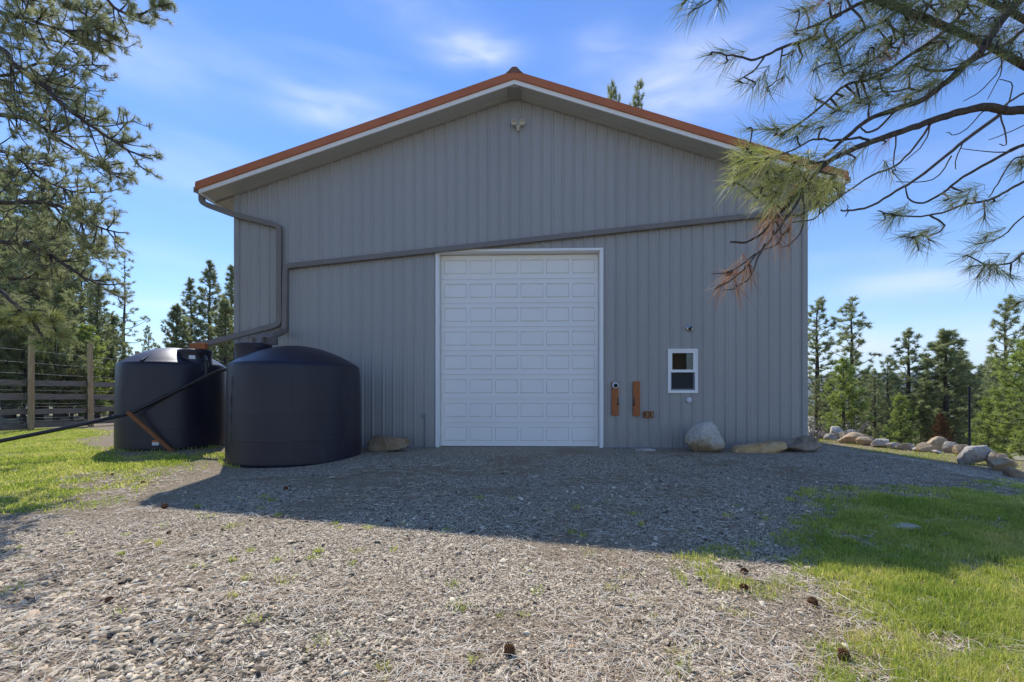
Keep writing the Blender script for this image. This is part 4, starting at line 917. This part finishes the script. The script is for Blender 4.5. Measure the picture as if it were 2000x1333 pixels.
    for (zx, zy, ax, ay, c) in T:
        reps = 2 if c == 1 else 1
        # nearest limb point that lies behind the tuft's axis
        for rep in range(reps):
            jx, jy = rnd.gauss(0, 12+10*rep), rnd.gauss(0, 12+10*rep)
            best = None
            for p, r_ in allp:
                q = Z6(zx+jx, zy+jy, p.y); dd = (q-p).length+.10*max(0, (p-q).dot(Vector((ax,0,-ay)).normalized()))
                if best is None or dd < best[0]: best = (dd, p, r_)
            p0 = best[1]; tip = Z6(zx+jx, zy+jy, p0.y+rnd.gauss(0, .10)); axis = Vector((ax, rnd.gauss(0, .45), -ay)).normalized()
            ln = (tip-p0).length
            if ln > .015:
                tw.tube(smooth_path([p0, p0.lerp(tip, .5)-axis*ln*.12, tip-axis*.03, tip], 3), [min(best[2], .007)]*4+[.005]*4+[.004, .0035], 6)
            key = ('needle_near', 'needle_sunlit', 'needle_dead')[c]; tufts[key].append((tip, axis))
    kids = []
    for i, (sp, rad) in enumerate(segs):
        MB().tube([p-base for p in sp], rad, 9 if rad[0] > .015 else 6).build('branch', M['bark'] if rad[0] > .015 else M['twig'], t)
    tw.xform(lambda v: v-base); tag(tw.build('twigs', M['twig'], t), kind='stuff')
    # a crown above the picture
    crown = []; cw = MB()
    for k in range(46):
        z = 5.2+11*k/46; a = rnd.uniform(0, 6.28); ln = (3.4-2.6*k/46)*rnd.uniform(.7, 1.1); p0 = Vector((0, .1, z))
        d = Vector((math.cos(a), math.sin(a), .15))
        if d.x < -.2 and z < 7: continue
        pth = twig_path(p0, d, ln, rg, .3, .1); cw.tube(pth, [.05*(1-.8*i/5) for i in range(6)], 6)
        for j in range(9):
            f = rnd.uniform(.35, 1); q = pth[0].lerp(pth[-1], f)+Vector(rv(rg))*.28; crown.append((q+base, Vector((d.x, d.y, .4))+Vector(rv(rg))*.5))
    cw.build('upper_limbs', M['bark'], t)
    for key, arr in tufts.items():
        if not arr: continue
        b = np.array([p[:] for p, _ in arr])-np.array(base[:]); ax = np.array([a[:] for _, a in arr])
        if key == 'needle_dead': V, Fc = needles(b, ax, 18, .18, .0028, .8, .4, rg, .12)
        elif key == 'needle_sunlit': V, Fc = needles(b, ax, 38, .19, .0030, 1.0, .16, rg, .15)
        else: V, Fc = needles(b, ax, 58, .165, .0025, 1.05, .10, rg, .16)
        nm = {'needle_near': 'crown', 'needle_sunlit': 'sunlit_needles', 'needle_dead': 'dead_needles'}[key]
        link(nm, np_mesh(nm, V, Fc), M[key], t)
    b = np.array([p[:] for p, _ in crown])-np.array(base[:]); ax = np.array([a[:] for _, a in crown])
    V, Fc = needles(b, ax, 30, .18, .006, 1.1, .1, rg, .1, 1); link('upper_crown', np_mesh('upper_crown', V, Fc), M['needle_near'], t)
near_right_pine()

# --- the pine on the left, its trunk just outside the picture
def near_left_pine():
    rg = np.random.default_rng(21); rnd = random.Random(21)
    TL = Vector((-10.6, 8.2, 0)); TL.z = g1(TL.x, TL.y)
    t = tag(empty('pine_tree', TL), 'big ponderosa pine whose dark boughs fill the upper left', 'tree')
    MB().tube([(0,0,-.3),(0,0,.4),(.04,0,3),(-.05,.05,7),(.05,0,11),(0,0,15),(0,0,18)], [.42,.34,.30,.25,.18,.10,.02], 16).build('trunk', M['bark_orange'], t)
    limbs = [([(-300,-40),(-20,85),(25,125),(75,158),(112,195),(150,225),(180,248),(225,278),(255,296),(296,311)], 7.4, 6.6, .060, .010, 30, .75),
             ([(-300,-120),(-20,15),(56,38),(110,56),(160,60),(205,55)], 8.0, 7.4, .045, .008, 26, .7),
             ([(-200,-250),(60,-110),(143,0),(162,25),(188,48),(212,52)], 8.2, 7.6, .04, .008, 22, .6),
             ([(-100,-300),(120,-120),(210,0),(240,24),(278,28),(300,15),(338,7)], 7.6, 7.0, .035, .006, 14, .42),
             ([(-300,170),(-20,222),(56,233),(112,270),(158,300),(195,322),(240,318)], 8.0, 7.2, .045, .008, 30, .75),
             ([(-300,250),(-20,292),(37,311),(75,345),(142,375),(206,375)], 8.6, 7.8, .04, .008, 28, .75),
             ([(-300,360),(-20,394),(56,394),(124,405),(169,431),(210,450),(251,456)], 8.2, 7.4, .045, .008, 30, .75),
             ([(-300,120),(-20,150),(75,124),(142,128),(212,128)], 8.6, 7.8, .035, .007, 26, .65),
             ([(-300,20),(-20,60),(75,75),(150,86),(203,80)], 8.8, 8.2, .035, .007, 24, .6),
             ([(-300,430),(-20,470),(60,480),(130,520),(175,548),(200,556),(240,555)], 8.0, 7.2, .045, .008, 30, .75),
             ([(-300,500),(-20,540),(50,545),(105,546)], 8.4, 8.0, .035, .008, 22, .7),
             ([(-300,300),(-20,330),(60,350),(120,420),(165,480),(190,500)], 9.2, 8.4, .04, .008, 28, .8),
             ([(-300,560),(-20,590),(40,610),(90,640)], 9.0, 8.6, .035, .008, 20, .75),
             ([(-300,200),(-40,190),(30,180),(90,190),(140,215)], 9.4, 9.0, .035, .008, 26, .75),
             ([(-250,-100),(-40,-60),(40,-10),(100,10)], 9.2, 8.8, .035, .008, 24, .75),
             ([(-250,430),(-40,440),(40,450),(110,470)], 9.5, 9.0, .035, .008, 26, .8)]
    near = [([(-260,470),(-20,560),(22,588),(50,612),(66,636),(84,660),(88,680)], 5.6, 5.3, .028, .006, 6, .22), ([(-200,580),(-30,610),(10,625),(35,640)], 5.7, 5.6, .02, .006, 6, .25), ([(40,605),(90,610),(105,640),(115,662)], 5.4, 5.4, .012, .005, 4, .18)]
    tf = []; tfn = []; dead = []; bt = MB()
    def add(limb, is_near):
        pts, Ya, Yb, r0, r1, ns, sl_ = limb; n0 = len(pts)
        sp = smooth_path([P(px, py, Ya+(Yb-Ya)*i/(n0-1)) for i, (px, py) in enumerate(pts)], 4); n = len(sp)
        sp = [p+Vector(rv(rg))*.008 for p in sp]
        q = Vector((TL.x, TL.y, sp[0].z+.2)); full = [q]+sp
        MB().tube([p-TL for p in full], [r0*1.3]+[r0+(r1-r0)*(i/(n-1))**.8 for i in range(n)], 8).build('branch', M['bark'], t)
        dst = tfn if is_near else tf
        dst.append((sp[-1], sp[-1]-sp[-2]))
        for k in range(int(ns*1.05) if not is_near else ns):
            f = rnd.uniform(.12, .97) if not is_near else rnd.uniform(.45, .97); i = int(f*(n-2)); p = sp[i]; tg = (sp[i+1]-sp[i]).normalized()
            side = Vector(rv(rg)); side -= tg*side.dot(tg); side.normalize()
            d = (tg*.55+side*.85+Vector((.15,0,-.05))).normalized(); ln = sl_*rnd.uniform(.5, 1.15)*(1.1-.55*f)
            pth = twig_path(p, d, ln, rg, .22, .2); bt.tube([v-TL for v in pth], [.013*(1-.12*j) for j in range(6)], 5)
            dst.append((pth[-1], pth[-1]-pth[-2]))
            if not is_near:
                for j in range(1): dst.append((pth[-1]+Vector(rv(rg))*.06, Vector(rv(rg))+(pth[-1]-pth[-2]).normalized()*.6))
            m_ = rnd.randint(2, 5) if not is_near else rnd.randint(1, 2)
            for j in range(m_):
                q = pth[rnd.randint(1, 5)]; d2 = ((pth[-1]-pth[0]).normalized()*.7+Vector(rv(rg))*.8).normalized(); l2 = ln*rnd.uniform(.2, .5)
                p2 = twig_path(q, d2, l2, rg, .3, .1, 3); bt.tube([v-TL for v in p2], [.007,.006,.005,.004], 5)
                (dead if rnd.random() < .03 else dst).append((p2[-1], p2[-1]-p2[-2]))
                if not is_near: dst.append((p2[-1]+Vector(rv(rg))*.05, Vector(rv(rg))+(p2[-1]-p2[-2]).normalized()*.6))
    for l in limbs: add(l, False)
    for l in near: add(l, True)
    tag(bt.build('twigs', M['twig'], t), kind='stuff')
    def mk(arr, nm, mat, k, Ln, w, seg, spr):
        b = np.array([(p-TL)[:] for p, _ in arr]); ax = np.array([a[:] for _, a in arr]); V, Fc = needles(b, ax, k, Ln, w, spr, .1, rg, .10, seg); link(nm, np_mesh(nm, V, Fc), M[mat], t)
    mk(tf, 'crown', 'needle_mid', 34, .108, .0070, 1, 1.2); mk(tfn, 'sunlit_needles', 'needle_sunlit', 70, .17, .0034, 2, 1.15); mk(dead, 'dead_needles', 'needle_dead', 26, .13, .005, 1, .9)
    # upper crown out of the picture
    cw = MB(); cr = []
    for k in range(50):
        z = 8.5+8.5*k/50; a = rnd.uniform(0, 6.28); ln = (3.2-2.4*k/50)*rnd.uniform(.7, 1.1); d = Vector((math.cos(a), math.sin(a), .2)); pth = twig_path((0,0,z), d, ln, rg, .3, .1); cw.tube(pth, [.05*(1-.15*i) for i in range(6)], 6)
        for j in range(10): cr.append((pth[0].lerp(pth[-1], rnd.uniform(.35,1))+Vector(rv(rg))*.28+TL, d+Vector(rv(rg))*.5))
    cw.build('upper_limbs', M['bark'], t); mk(cr, 'upper_crown', 'needle_mid', 26, .16, .008, 1, 1.1)
    # cones hanging in the boughs
    return tf
near_left_pine()

# --- pines further off: a few grown kinds, copied
def grow_far(seed, h, rad, cb, nb, tufts_per, shape, tuft=(14, .26, .026), updir=.25, mat='needle_far', trunk_r=None):
    rg = np.random.default_rng(seed); rnd = random.Random(seed)
    tr = MB(); r0 = trunk_r or h*.013+.04
    zz = [0, .1, .3, .5, .7, .85, 1]
    tr.tube([(rnd.gauss(0,.03)*(i > 1), rnd.gauss(0,.03)*(i > 1), z*h-.3*(i == 0)) for i, z in enumerate(zz)], [r0*1.25, r0, r0*.85, r0*.66, r0*.42, r0*.22, .012], 8)
    pos = []; axs = []
    for k in range(nb):
        f = (k+rnd.random())/nb; z = h*(cb+(1-cb)*f)
        if shape == 'cone': pr = (1-f)**.8*(.35+.65*min(1, (f+.12)*4))
        elif shape == 'round': pr = max(.10, (1-f)**.62*(.5+.5*min(1, f*3.2+.15))*rnd.uniform(.75, 1.1))
        else: pr = max(.15, (1-f)**.45*(.55+.45*rnd.random()))
        ln = rad*pr*rnd.uniform(.65, 1.15); a = k*2.4+rnd.uniform(-.5, .5); d = Vector((math.cos(a), math.sin(a), updir+.45*f*f))
        pth = twig_path((0,0,z), d, ln, rg, .35, .12, 4); tr.tube(pth, [max(.012, r0*.28*(1-f*.6)*(1-.2*i)) for i in range(5)], 4, cap=False)
        nt = max(1, int(tufts_per*(.2+ln/rad)/4.5))
        for j in range(nt+1):
            u = 1.0 if j == 0 else rnd.uniform(.28, .95); i = min(3, int(u*4)); q = pth[i].lerp(pth[i+1], u*4-i)
            sd = Vector(rv(rg)); sd.z = sd.z*.45+.15; off = sd*(.04 if j == 0 else rnd.uniform(.12, .30)*(.5+ln*.38))
            if j: tr.tube([q, q+off], [.012, .008], 3, cap=False)
            for q2 in range(4):
                o2 = Vector(rv(rg))*.085
                pos.append((q+off+o2)[:]); axs.append((d.normalized()*.5+off.normalized()*.5+o2.normalized()*.9+Vector((0,0,.35)))[:])
    for j in range(5): pos.append((rnd.gauss(0,.05), rnd.gauss(0,.05), h-.12*j)); axs.append((rnd.gauss(0,.3), rnd.gauss(0,.3), 1))
    k, Ln, w = tuft
    V, Fc = needles(np.array(pos), np.array(axs), k, Ln, w, 1.15, .05, rg, .10, 1)
    return tr.mesh('trunk'), np_mesh('crown', V, Fc), M[mat], M['bark']
KINDS = {
    'tall_open': (grow_far(101, 10, 2.0, .15, 66, 24, 'col', (13, .24, .030)), 10),
    'tall_open2': (grow_far(102, 10, 2.2, .12, 64, 25, 'col', (13, .24, .030), .15), 10),
    'round': (grow_far(103, 9, 2.7, .10, 110, 40, 'round', (13, .25, .032), .3), 9),
    'round_open': (grow_far(104, 9, 2.4, .15, 60, 27, 'round', (13, .24, .030), .35), 9),
    'cone': (grow_far(105, 11, 2.6, .06, 120, 30, 'cone', (12, .24, .030), .05), 11),
    'cone2': (grow_far(106, 11, 2.3, .08, 105, 30, 'cone', (12, .24, .030), .12), 11),
    'sparse': (grow_far(107, 12, 2.1, .40, 34, 13, 'col', (12, .24, .028), .15, trunk_r=.14), 12),
    'young': (grow_far(108, 5, 2.1, .03, 70, 34, 'round', (13, .20, .026), .15, 'needle_young'), 5),
    'young2': (grow_far(109, 5, 2.2, .05, 60, 34, 'col', (13, .20, .026), .2, 'needle_young'), 5),
    'big': (grow_far(110, 14, 3.4, .08, 140, 48, 'col', (13, .27, .032), .1), 14),
    'big2': (grow_far(111, 14, 3.2, .05, 140, 48, 'round', (13, .27, .032), .15), 14)}
def plant(kind, px, Y, label, group=None, top=None, h=None, rz=None, wide=1.0, name='pine_tree', cat='tree', X=None):
    (tm, cmesh, cmat, bmat), h0 = KINDS[kind]; X = (px-1000)/F*Y if X is None else X; gz = g1(X, Y)
    H = h if h else EYE+(HZ-top)/F*Y-gz
    t = tag(empty(name, (X, Y, gz), rz if rz is not None else (px*.37) % 6.28), label, cat, group)
    s = H/h0; t.scale = (s*wide, s*wide, s)
    link('trunk', tm, bmat, t); link('crown', cmesh, cmat, t)
    return t
# right of the barn
plant('tall_open', 1597, 22, 'tall slim open pine right beside the barn wall', top=588, wide=1.2)
plant('tall_open2', 1663, 25, 'tall slim open pine, second along from the barn wall', top=588, wide=1.25)
plant('young', 1648, 18.5, 'bright green young pine in front of the two slim pines', top=705, wide=.95)
plant('round_open', 1708, 22, 'darker small pine right of the bright young pine', top=725, wide=1.0)
plant('round_open', 1774, 23, 'mid-size pine with open branching between the slim pines and the dense one', top=648, wide=1.3)
plant('round', 1848, 22, 'dense dark full-crowned pine behind the rock row', top=650, wide=1.35)
plant('tall_open', 1966, 17, 'tall pine at the right edge behind the steel post', top=585, rz=1.2, wide=1.0)
plant('young', 2012, 14.5, 'bright green young pine at the far right edge', top=668, rz=2.0, wide=1.1)
plant('young2', 1932, 17.5, 'small bright young pine between the dense pine and the right edge', top=780, wide=.9)
plant('young2', 1760, 18.5, 'short bright young pine in front of the mid-size open pine', top=775, wide=1.0)
plant('round_open', 1594, 20, 'low pine half hidden by the barn corner', top=745, wide=.9)
for k, (px, Y, tp, kd) in enumerate([(1620,34,740,'round'),(1720,36,742,'cone2'),(1745,33,735,'round'),(1800,35,745,'round'),(1885,36,742,'cone'),(1915,33,735,'round'),(1940,30,700,'round'),(1690,30,726,'round'),(2040,24,640,'round'),(1735,27,700,'round_open'),(1872,28,690,'round'),(1812,29,705,'round_open')]):
    plant(kd, px, Y, 'distant dark pine in the lower stand down the slope on the right', 'pines down the slope on the right', top=tp, wide=1.15)
t = plant('round', 1838, 15.2, 'rust-brown dead young conifer below the dense dark pine', top=808, wide=1.05, name='dead_conifer')
ch = [c for c in col.objects if c.parent is t and c.name.startswith('crown')][0]; ch.data = ch.data.copy(); ch.data.materials.clear(); ch.data.materials.append(M['needle_brown'])
# behind the fence on the left
plant('sparse', 243, 36, 'thin sparse pine with long bare trunk against the sky behind the tank', top=500, wide=1.05)
plant('cone', 410, 30, 'tall pointed conifer rising behind the sunlit tank dome', top=512, wide=1.15)
plant('cone2', 372, 29, 'shorter pointed conifer left of the tall one behind the tank', top=545, wide=1.1)
plant('round', 345, 26, 'bushy pine below the pointed conifers behind the tank', top=600, wide=1.0)
plant('cone2', 452, 32, 'pointed conifer half hidden behind the left barn corner', top=520, wide=1.1)
plant('round', 440, 27, 'bushy pine between the tank and the left barn corner', top=590)
plant('tall_open', 289, 40, 'small slender pine just right of the bare-trunked pine', top=640, wide=.8)
plant('round', 222, 30, 'bushy pine at the foot of the bare-trunked pine', top=620)
plant('round', 300, 34, 'low bushy pine peeking over the left side of the sunlit dome', top=690, wide=1.3)
for k, (px, Y, tp, kd) in enumerate([(-60,19,250,'big'),(20,24,330,'big2'),(75,22,420,'big'),(125,25,430,'big2'),(160,27,500,'big'),(190,24,560,'big2'),(110,20,560,'round'),(45,19,600,'round'),(-20,18,560,'big'),(170,22,640,'young'),(215,24,690,'round'),(85,28,380,'big2'),(140,21,660,'round'),(10,26,450,'big')]):
    plant(kd, px, Y, 'pine in the dense stand crowding behind the wood fence', 'pines crowding behind the fence', top=tp)
# behind the barn, only tips show
plant('tall_open', 1195, 46, 'left of two treetops showing above the right roof slope', top=170, wide=.45)
plant('tall_open2', 1247, 46, 'right of two treetops showing above the right roof slope', top=174, wide=.5, rz=.4)
# bare shrubs
def bare_shrub(px, Y, h, label, seed):
    rg = np.random.default_rng(seed); rnd = random.Random(seed); X = (px-1000)/F*Y
    mb = MB()
    for k in range(12):
        a = rnd.uniform(0, 6.28); d = Vector((math.cos(a)*.45, math.sin(a)*.45, 1)); pth = twig_path((rnd.gauss(0,.05), rnd.gauss(0,.05), -.05), d, h*rnd.uniform(.6,1.1), rg, .1, 0, 5); mb.tube(pth, [.014,.012,.010,.008,.006,.004], 5)
        for j in range(4):
            q = pth[rnd.randint(2, 4)]; p2 = twig_path(q, d+Vector(rv(rg))*.9, h*.35*rnd.uniform(.5, 1), rg, .1, 0, 3); mb.tube(p2, [.006,.005,.004,.003], 4)
    o = mb.build('bare_shrub', M['railwood']); o.location = (X, Y, g1(X, Y)); tag(o, label, 'shrub')
bare_shrub(1592, 14.5, 1.0, 'leafless pale shrub at the barn corner behind the rocks', 3)
bare_shrub(1668, 14.5, .85, 'leafless twiggy shrub behind the middle of the rock row', 4)

# ------------------------------------------------------------------ ground cover
def frustum_points(n, y0, y1, rg, power=1.0, margin=1.25):
    """random plan points between two distances across the width of the yard"""
    u = rg.random(n); y = (y0**(2-power)+u*(y1**(2-power)-y0**(2-power)))**(1/(2-power)); x = (rg.random(n)*2-1)*y*margin
    return x, y
def stones():
    rg = np.random.default_rng(4)
    x, y = frustum_points(270000, 1.9, 8.4, rg, 1.35)
    m_ = lawn_mask(x, y); px, py = to_px(x, y)
    cov = fbm(x*.9+9, y*1.5, 41, 4)
    big = sstep(620, 150, px)*sstep(1000, 1180, py)
    keep = (rg.random(len(x)) > m_*1.4) & (rg.random(len(x)) < 1.15-.75*sstep(.5, .66, cov)) & ~((x < -2.6) & (y > 6.9)) & (rg.random(len(x)) < 1-.6*sstep(5.8, 7.2, y)) & ~((x < -3.6) & (y > 4.6) & (rg.random(len(x)) < .8))
    x, y, big = x[keep], y[keep], big[keep]; n = len(x)
    s = np.exp(rg.normal(-5.46, .48, n))*(1+1.1*big)*(1+.10*sstep(2.5, 6, y)); s = np.clip(s, .0022, .026)
    near = (y < 3.1) | (s > .014)
    Vs, Fs, o = [], [], 0
    for sel, bx, q in ((near, [[-1,-1,-1],[1,-1,-1],[1,1,-1],[-1,1,-1],[-1,-1,1],[1,-1,1],[1,1,1],[-1,1,1]], [[4,5,6],[4,6,7],[0,1,5],[0,5,4],[1,2,6],[1,6,5],[2,3,7],[2,7,6],[3,0,4],[3,4,7]]),
                       (~near, [[-1,-1,-1],[1,-1,-1],[1,1,-1],[-1,1,-1],[0,0,1]], [[0,1,4],[1,2,4],[2,3,4],[3,0,4]])):
        bx = np.array(bx, float); q = np.array(q); k = len(bx); xx0, yy0, ss = x[sel], y[sel], s[sel]; n = len(xx0)
        V = bx[None]*(1+rg.uniform(-.55, .3, (n, k, 3)))
        if k == 8: V[:, 4:, :2] *= .74
        else: V[:, 4, :2] = rg.uniform(-.6, .6, (n, 2))
        V *= (ss[:, None]*np.stack([rg.uniform(.9,1.9,n), rg.uniform(.6,1.2,n), rg.uniform(.18,.5,n)], 1))[:, None, :]
        a = rg.random(n)*6.283; tl = rg.normal(0, .3, n); ca, sa = np.cos(a)[:, None], np.sin(a)[:, None]
        z = V[..., 2]*np.cos(tl)[:, None]+V[..., 0]*np.sin(tl)[:, None]; xx = V[..., 0]*np.cos(tl)[:, None]-V[..., 2]*np.sin(tl)[:, None]
        X = xx*ca-V[..., 1]*sa+xx0[:, None]; Yv = xx*sa+V[..., 1]*ca+yy0[:, None]; Zv = z+(G(xx0, yy0)+ss*.22)[:, None]
        Vs.append(np.stack([X, Yv, Zv], -1).reshape(-1, 3)); Fs.append(((np.arange(n)*k)[:, None, None]+q[None]).reshape(-1, 3)+o); o += n*k
    tag(link('gravel', np_mesh('gravel', np.concatenate(Vs), np.concatenate(Fs)), M['stone']), 'loose grey and tan gravel chips over the yard', 'gravel', kind='stuff')
stones()
def litter():
    rg = np.random.default_rng(14)
    x, y = frustum_points(38000, 1.9, 8.8, rg, 1.3)
    cov = fbm(x*.9+9, y*1.5, 41, 4); cl = fbm(x*2.2, y*2.2, 91, 3)
    keep = (rg.random(len(x)) < .07+.95*sstep(.40, .64, cov)*sstep(.34, .62, cl)) & ~((x < -2.8) & (y > 7.3)) & (rg.random(len(x)) > .55*lawn_mask(x, y))
    x, y = x[keep], y[keep]; nf = len(x)
    # needles fall in bundles of two or three that share a foot
    k = 2; x = np.repeat(x, k); y = np.repeat(y, k); a0 = np.repeat(rg.vonmises(.25, .3, nf), k); n = len(x)
    a = a0+rg.normal(0, .22, n); Ln = np.repeat(rg.uniform(.07, .17, nf), k)*rg.uniform(.85, 1.1, n); w = .0015*(1+.28*y)
    z = np.repeat(G(x[::k], y[::k])+rg.uniform(.006, .024, nf), k)
    d = np.stack([np.cos(a), np.sin(a), rg.normal(0, .08, n)], 1); sd = np.stack([-np.sin(a), np.cos(a), rg.normal(0, .3, n)], 1)*(w/2)[:, None]
    A = np.stack([x, y, z], 1); perp = np.stack([-np.sin(a), np.cos(a), np.zeros(n)], 1); cv = (rg.normal(0, .10, n)*Ln)[:, None]
    B = A+d*(Ln*.5)[:, None]+perp*cv; C = A+d*Ln[:, None]; B[:, 2] += .004; C[:, 2] = np.maximum(C[:, 2], G(C[:, 0], C[:, 1])+.005)
    V = np.stack([A-sd, A+sd, B-sd, B+sd, C-sd*.4, C+sd*.4], 1).reshape(-1, 3); i = np.arange(n)*6
    Fq = np.concatenate([np.stack([i, i+1, i+3, i+2], 1), np.stack([i+2, i+3, i+5, i+4], 1)])
    tag(link('pine_needle_litter', np_mesh('pine_needle_litter', V, Fq), M['straw']), 'fallen dry pine needles scattered over the gravel', 'pine needles', kind='stuff')
litter()
def grass():
    rg = np.random.default_rng(24); parts = []
    def blades(x, y, h, w):
        n = len(x); z = G(x, y)-.004; a = rg.random(n)*6.283; lean = np.abs(rg.normal(.35, .38, n)); hh = h*rg.uniform(.5, 1.2, n)
        dr = np.stack([np.cos(a), np.sin(a), np.zeros(n)], 1); up = np.array([0, 0, 1.0]); b2 = rg.random(n)*6.283
        sd = np.stack([np.cos(b2), np.sin(b2), np.zeros(n)], 1)*(w*rg.uniform(.7, 1.3, n)*.5)[:, None]
        p = np.stack([x, y, z], 1); mid = p+up*(hh*.55)[:, None]+dr*(hh*lean*.25)[:, None]; tip = p+up*(hh*(1-.25*lean))[:, None]+dr*(hh*lean)[:, None]
        V = np.stack([p-sd, p+sd, mid-sd*.8, mid+sd*.8, tip], 1).reshape(-1, 3); i = np.arange(n)*5
        return V, np.concatenate([np.stack([i, i+1, i+3], 1), np.stack([i, i+3, i+2], 1), np.stack([i+2, i+3, i+4], 1)])
    # right lawn
    n = 620000; x = rg.uniform(.8, 9.5, n); y = rg.uniform(1.9, 7.2, n)
    nc = 9000; cxs, cys = rg.uniform(.8, 9.5, nc), rg.uniform(1.9, 7.2, nc); pick = rg.integers(0, nc, n); cl = rg.random(n) < .6     # blades bunch into tufts
    x = np.where(cl, cxs[pick]+rg.normal(0, .028, n), x); y = np.where(cl, cys[pick]+rg.normal(0, .028, n), y); ok = (x < y*1.2+.2); x, y = x[ok], y[ok]
    m_ = lawn_mask(x, y); keep = rg.random(len(x)) < np.clip(m_*1.35-.08, 0, 1)*np.clip(4.2/y, .4, 1.0); x, y = x[keep], y[keep]
    hgt = (.018+.085*fbm(x*2.1, y*2.1, 61, 3))*(.6+.4*np.clip(m_[keep]*1.6, 0, 1)); parts.append(blades(x, y, hgt, .0026*(1+.28*y)))
    # dry grass on the strip in front of the rocks
    n = 14000; x = rg.uniform(8.9, 10.6, n); y = rg.uniform(6.5, 16, n); keep = rg.random(n) < np.clip(2.2*(fbm(x*2, y*2, 66, 3)-.3), .08, 1); x, y = x[keep], y[keep]; parts.append(blades(x, y, .03+.03*rg.random(len(x)), .012+0*x))
    # left lawn
    n = 190000; y = 5.0+10.5*rg.random(n)**.8; x = -rg.uniform(.45, 1.25, n)*y; m_ = lawn_mask(x, y); keep = (rg.random(n) < np.clip(m_*1.1-.1, 0, 1)) & (np.hypot(x-TANKB.x, y-TANKB.y) > RB+.02) & (np.hypot(x-TANKA.x, y-TANKA.y) > RA+.02)
    x, y = x[keep], y[keep]; hgt = .025+.05*fbm(x*1.6, y*1.6, 62, 3); parts.append(blades(x, y, hgt, .012+0*x))
    # thin blades along tank feet and tufts in the gravel
    tx, ty, th = [], [], []
    for c in range(120):
        y0 = rg.uniform(1.5, 6.0); x0 = rg.uniform(-1.1, .75)*y0; k = int(rg.integers(8, 45)); sp = rg.uniform(.015, .05)
        tx.append(rg.normal(x0, sp, k)); ty.append(rg.normal(y0, sp, k)); th.append(np.full(k, rg.uniform(.02, .055)))
    for c, rr in ((TANKA, RA), (TANKB, RB)):
        a = rg.uniform(-math.pi, -1.9 if c is TANKA else 0, 260); tx.append(c.x+np.cos(a)*(rr+.03+.08*rg.random(260))); ty.append(c.y+np.sin(a)*(rr+.03+.08*rg.random(260))); th.append(np.full(260, .07))
    x, y, h = np.concatenate(tx), np.concatenate(ty), np.concatenate(th); parts.append(blades(x, y, h, .0025*(1+.35*y)))
    V, Fc, o = [], [], 0
    for v, f in parts: V.append(v); Fc.append(f+o); o += len(v)
    print('grass tris', sum(len(f) for f in Fc))
    tag(link('grass', np_mesh('grass', np.concatenate(V), np.concatenate(Fc)), M['grass']), 'patchy bright green grass beside the gravel on both sides', 'grass', kind='stuff')
grass()

# ------------------------------------------------------------------ fallen pine cones
def cone_mesh():
    mb = MB().lathe([(.001,-.04),(.018,-.036),(.026,-.02),(.027,0),(.022,.02),(.012,.036),(.001,.042)], 10, smooth=False)
    n = 78
    for k in range(n):
        f = (k+.5)/n; z = -.038+.076*f; r = .030*math.sin(math.pi*min(1, .16+f*.86))**.6+.004; a = k*2.39996; ca, sa = math.cos(a), math.sin(a); w = .0085*(1.1-.4*f); o = .014*(1.1-.5*f)
        pt = lambda rr, s, zz: (ca*rr-sa*s, sa*rr+ca*s, zz)
        mb.add([pt(r*.6, -w*.6, z), pt(r*.6, w*.6, z), pt(r+o*.7, w, z+.004), pt(r+o*.7, -w, z+.004), pt(r+o, 0, z+.009), pt(r+o*.6, 0, z-.003)], [(0,1,2,3),(3,2,4),(0,3,5),(3,4,5),(4,2,5),(2,1,5)])
    return mb.mesh('pine_cone')
CM = cone_mesh()
CONES = [(1648,1290,1.25,'open brown cone lying in the bright grass near the bottom right',.2),(1587,1182,1.1,'dark cone tipped on its side at the grass edge right of the paired cones',.9),(1452,1156,1.05,'lower of two brown cones, one above the other, left of the right-hand grass',1.5),
         (1454,1122,.95,'upper of two brown cones, just below the shadow edge',.4),(995,1280,1.2,'brown open cone lying alone on gravel at the bottom centre',.1),(322,993,1.15,'brown cone on sunlit gravel left of the shadow tip',0),
         (279,946,1.0,'small dark cone on the edge of the left grass',.3),(558,957,1.0,'dark cone on shaded gravel in front of the nearest tank',.2),(214,1178,.9,'dark cone half sunk in gravel at the lower left',.5),(219,930,.8,'tiny dark cone in the left grass',.1),(330,1044,.8,'small dark cone on sunlit gravel below the shadow tip',.4)]
for k, (px, py, s, lb, tl) in enumerate(CONES):
    Y = 1.2
    while Y < 12:
        X = (px-1000)/F*Y
        if EYE+(HZ-py)/F*Y <= g1(X, Y): break
        Y += .02
    o = link('pine_cone', CM, M['cone']); s *= .64; o.location = (X, Y, g1(X, Y)+.030*s); o.scale = (s*(.9+.05*(k % 4)), s, s*(.85+.1*(k % 3))); o.rotation_euler = (R(90)-tl*.5, tl, k*1.7+.8)
    tag(o, lb, 'pine cone', 'fallen pine cones')

# ------------------------------------------------------------------ air between here and the hills
def haze():
    m = bpy.data.materials.new('thin_haze'); m.use_nodes = True; N = m.node_tree.nodes; L = m.node_tree.links
    N.remove(N['Principled BSDF']); v = N.new('ShaderNodeVolumePrincipled'); v.inputs['Color'].default_value = (.80,.88,1,1); v.inputs['Density'].default_value = .00022; v.inputs['Anisotropy'].default_value = .0
    L.new(v.outputs[0], N['Material Output'].inputs['Volume'])
    tag(MB().box(-3700, 3700, -3700, 3700, -90, 240).build('haze', m), 'thin blue haze over the far hills', kind='stuff')
haze()
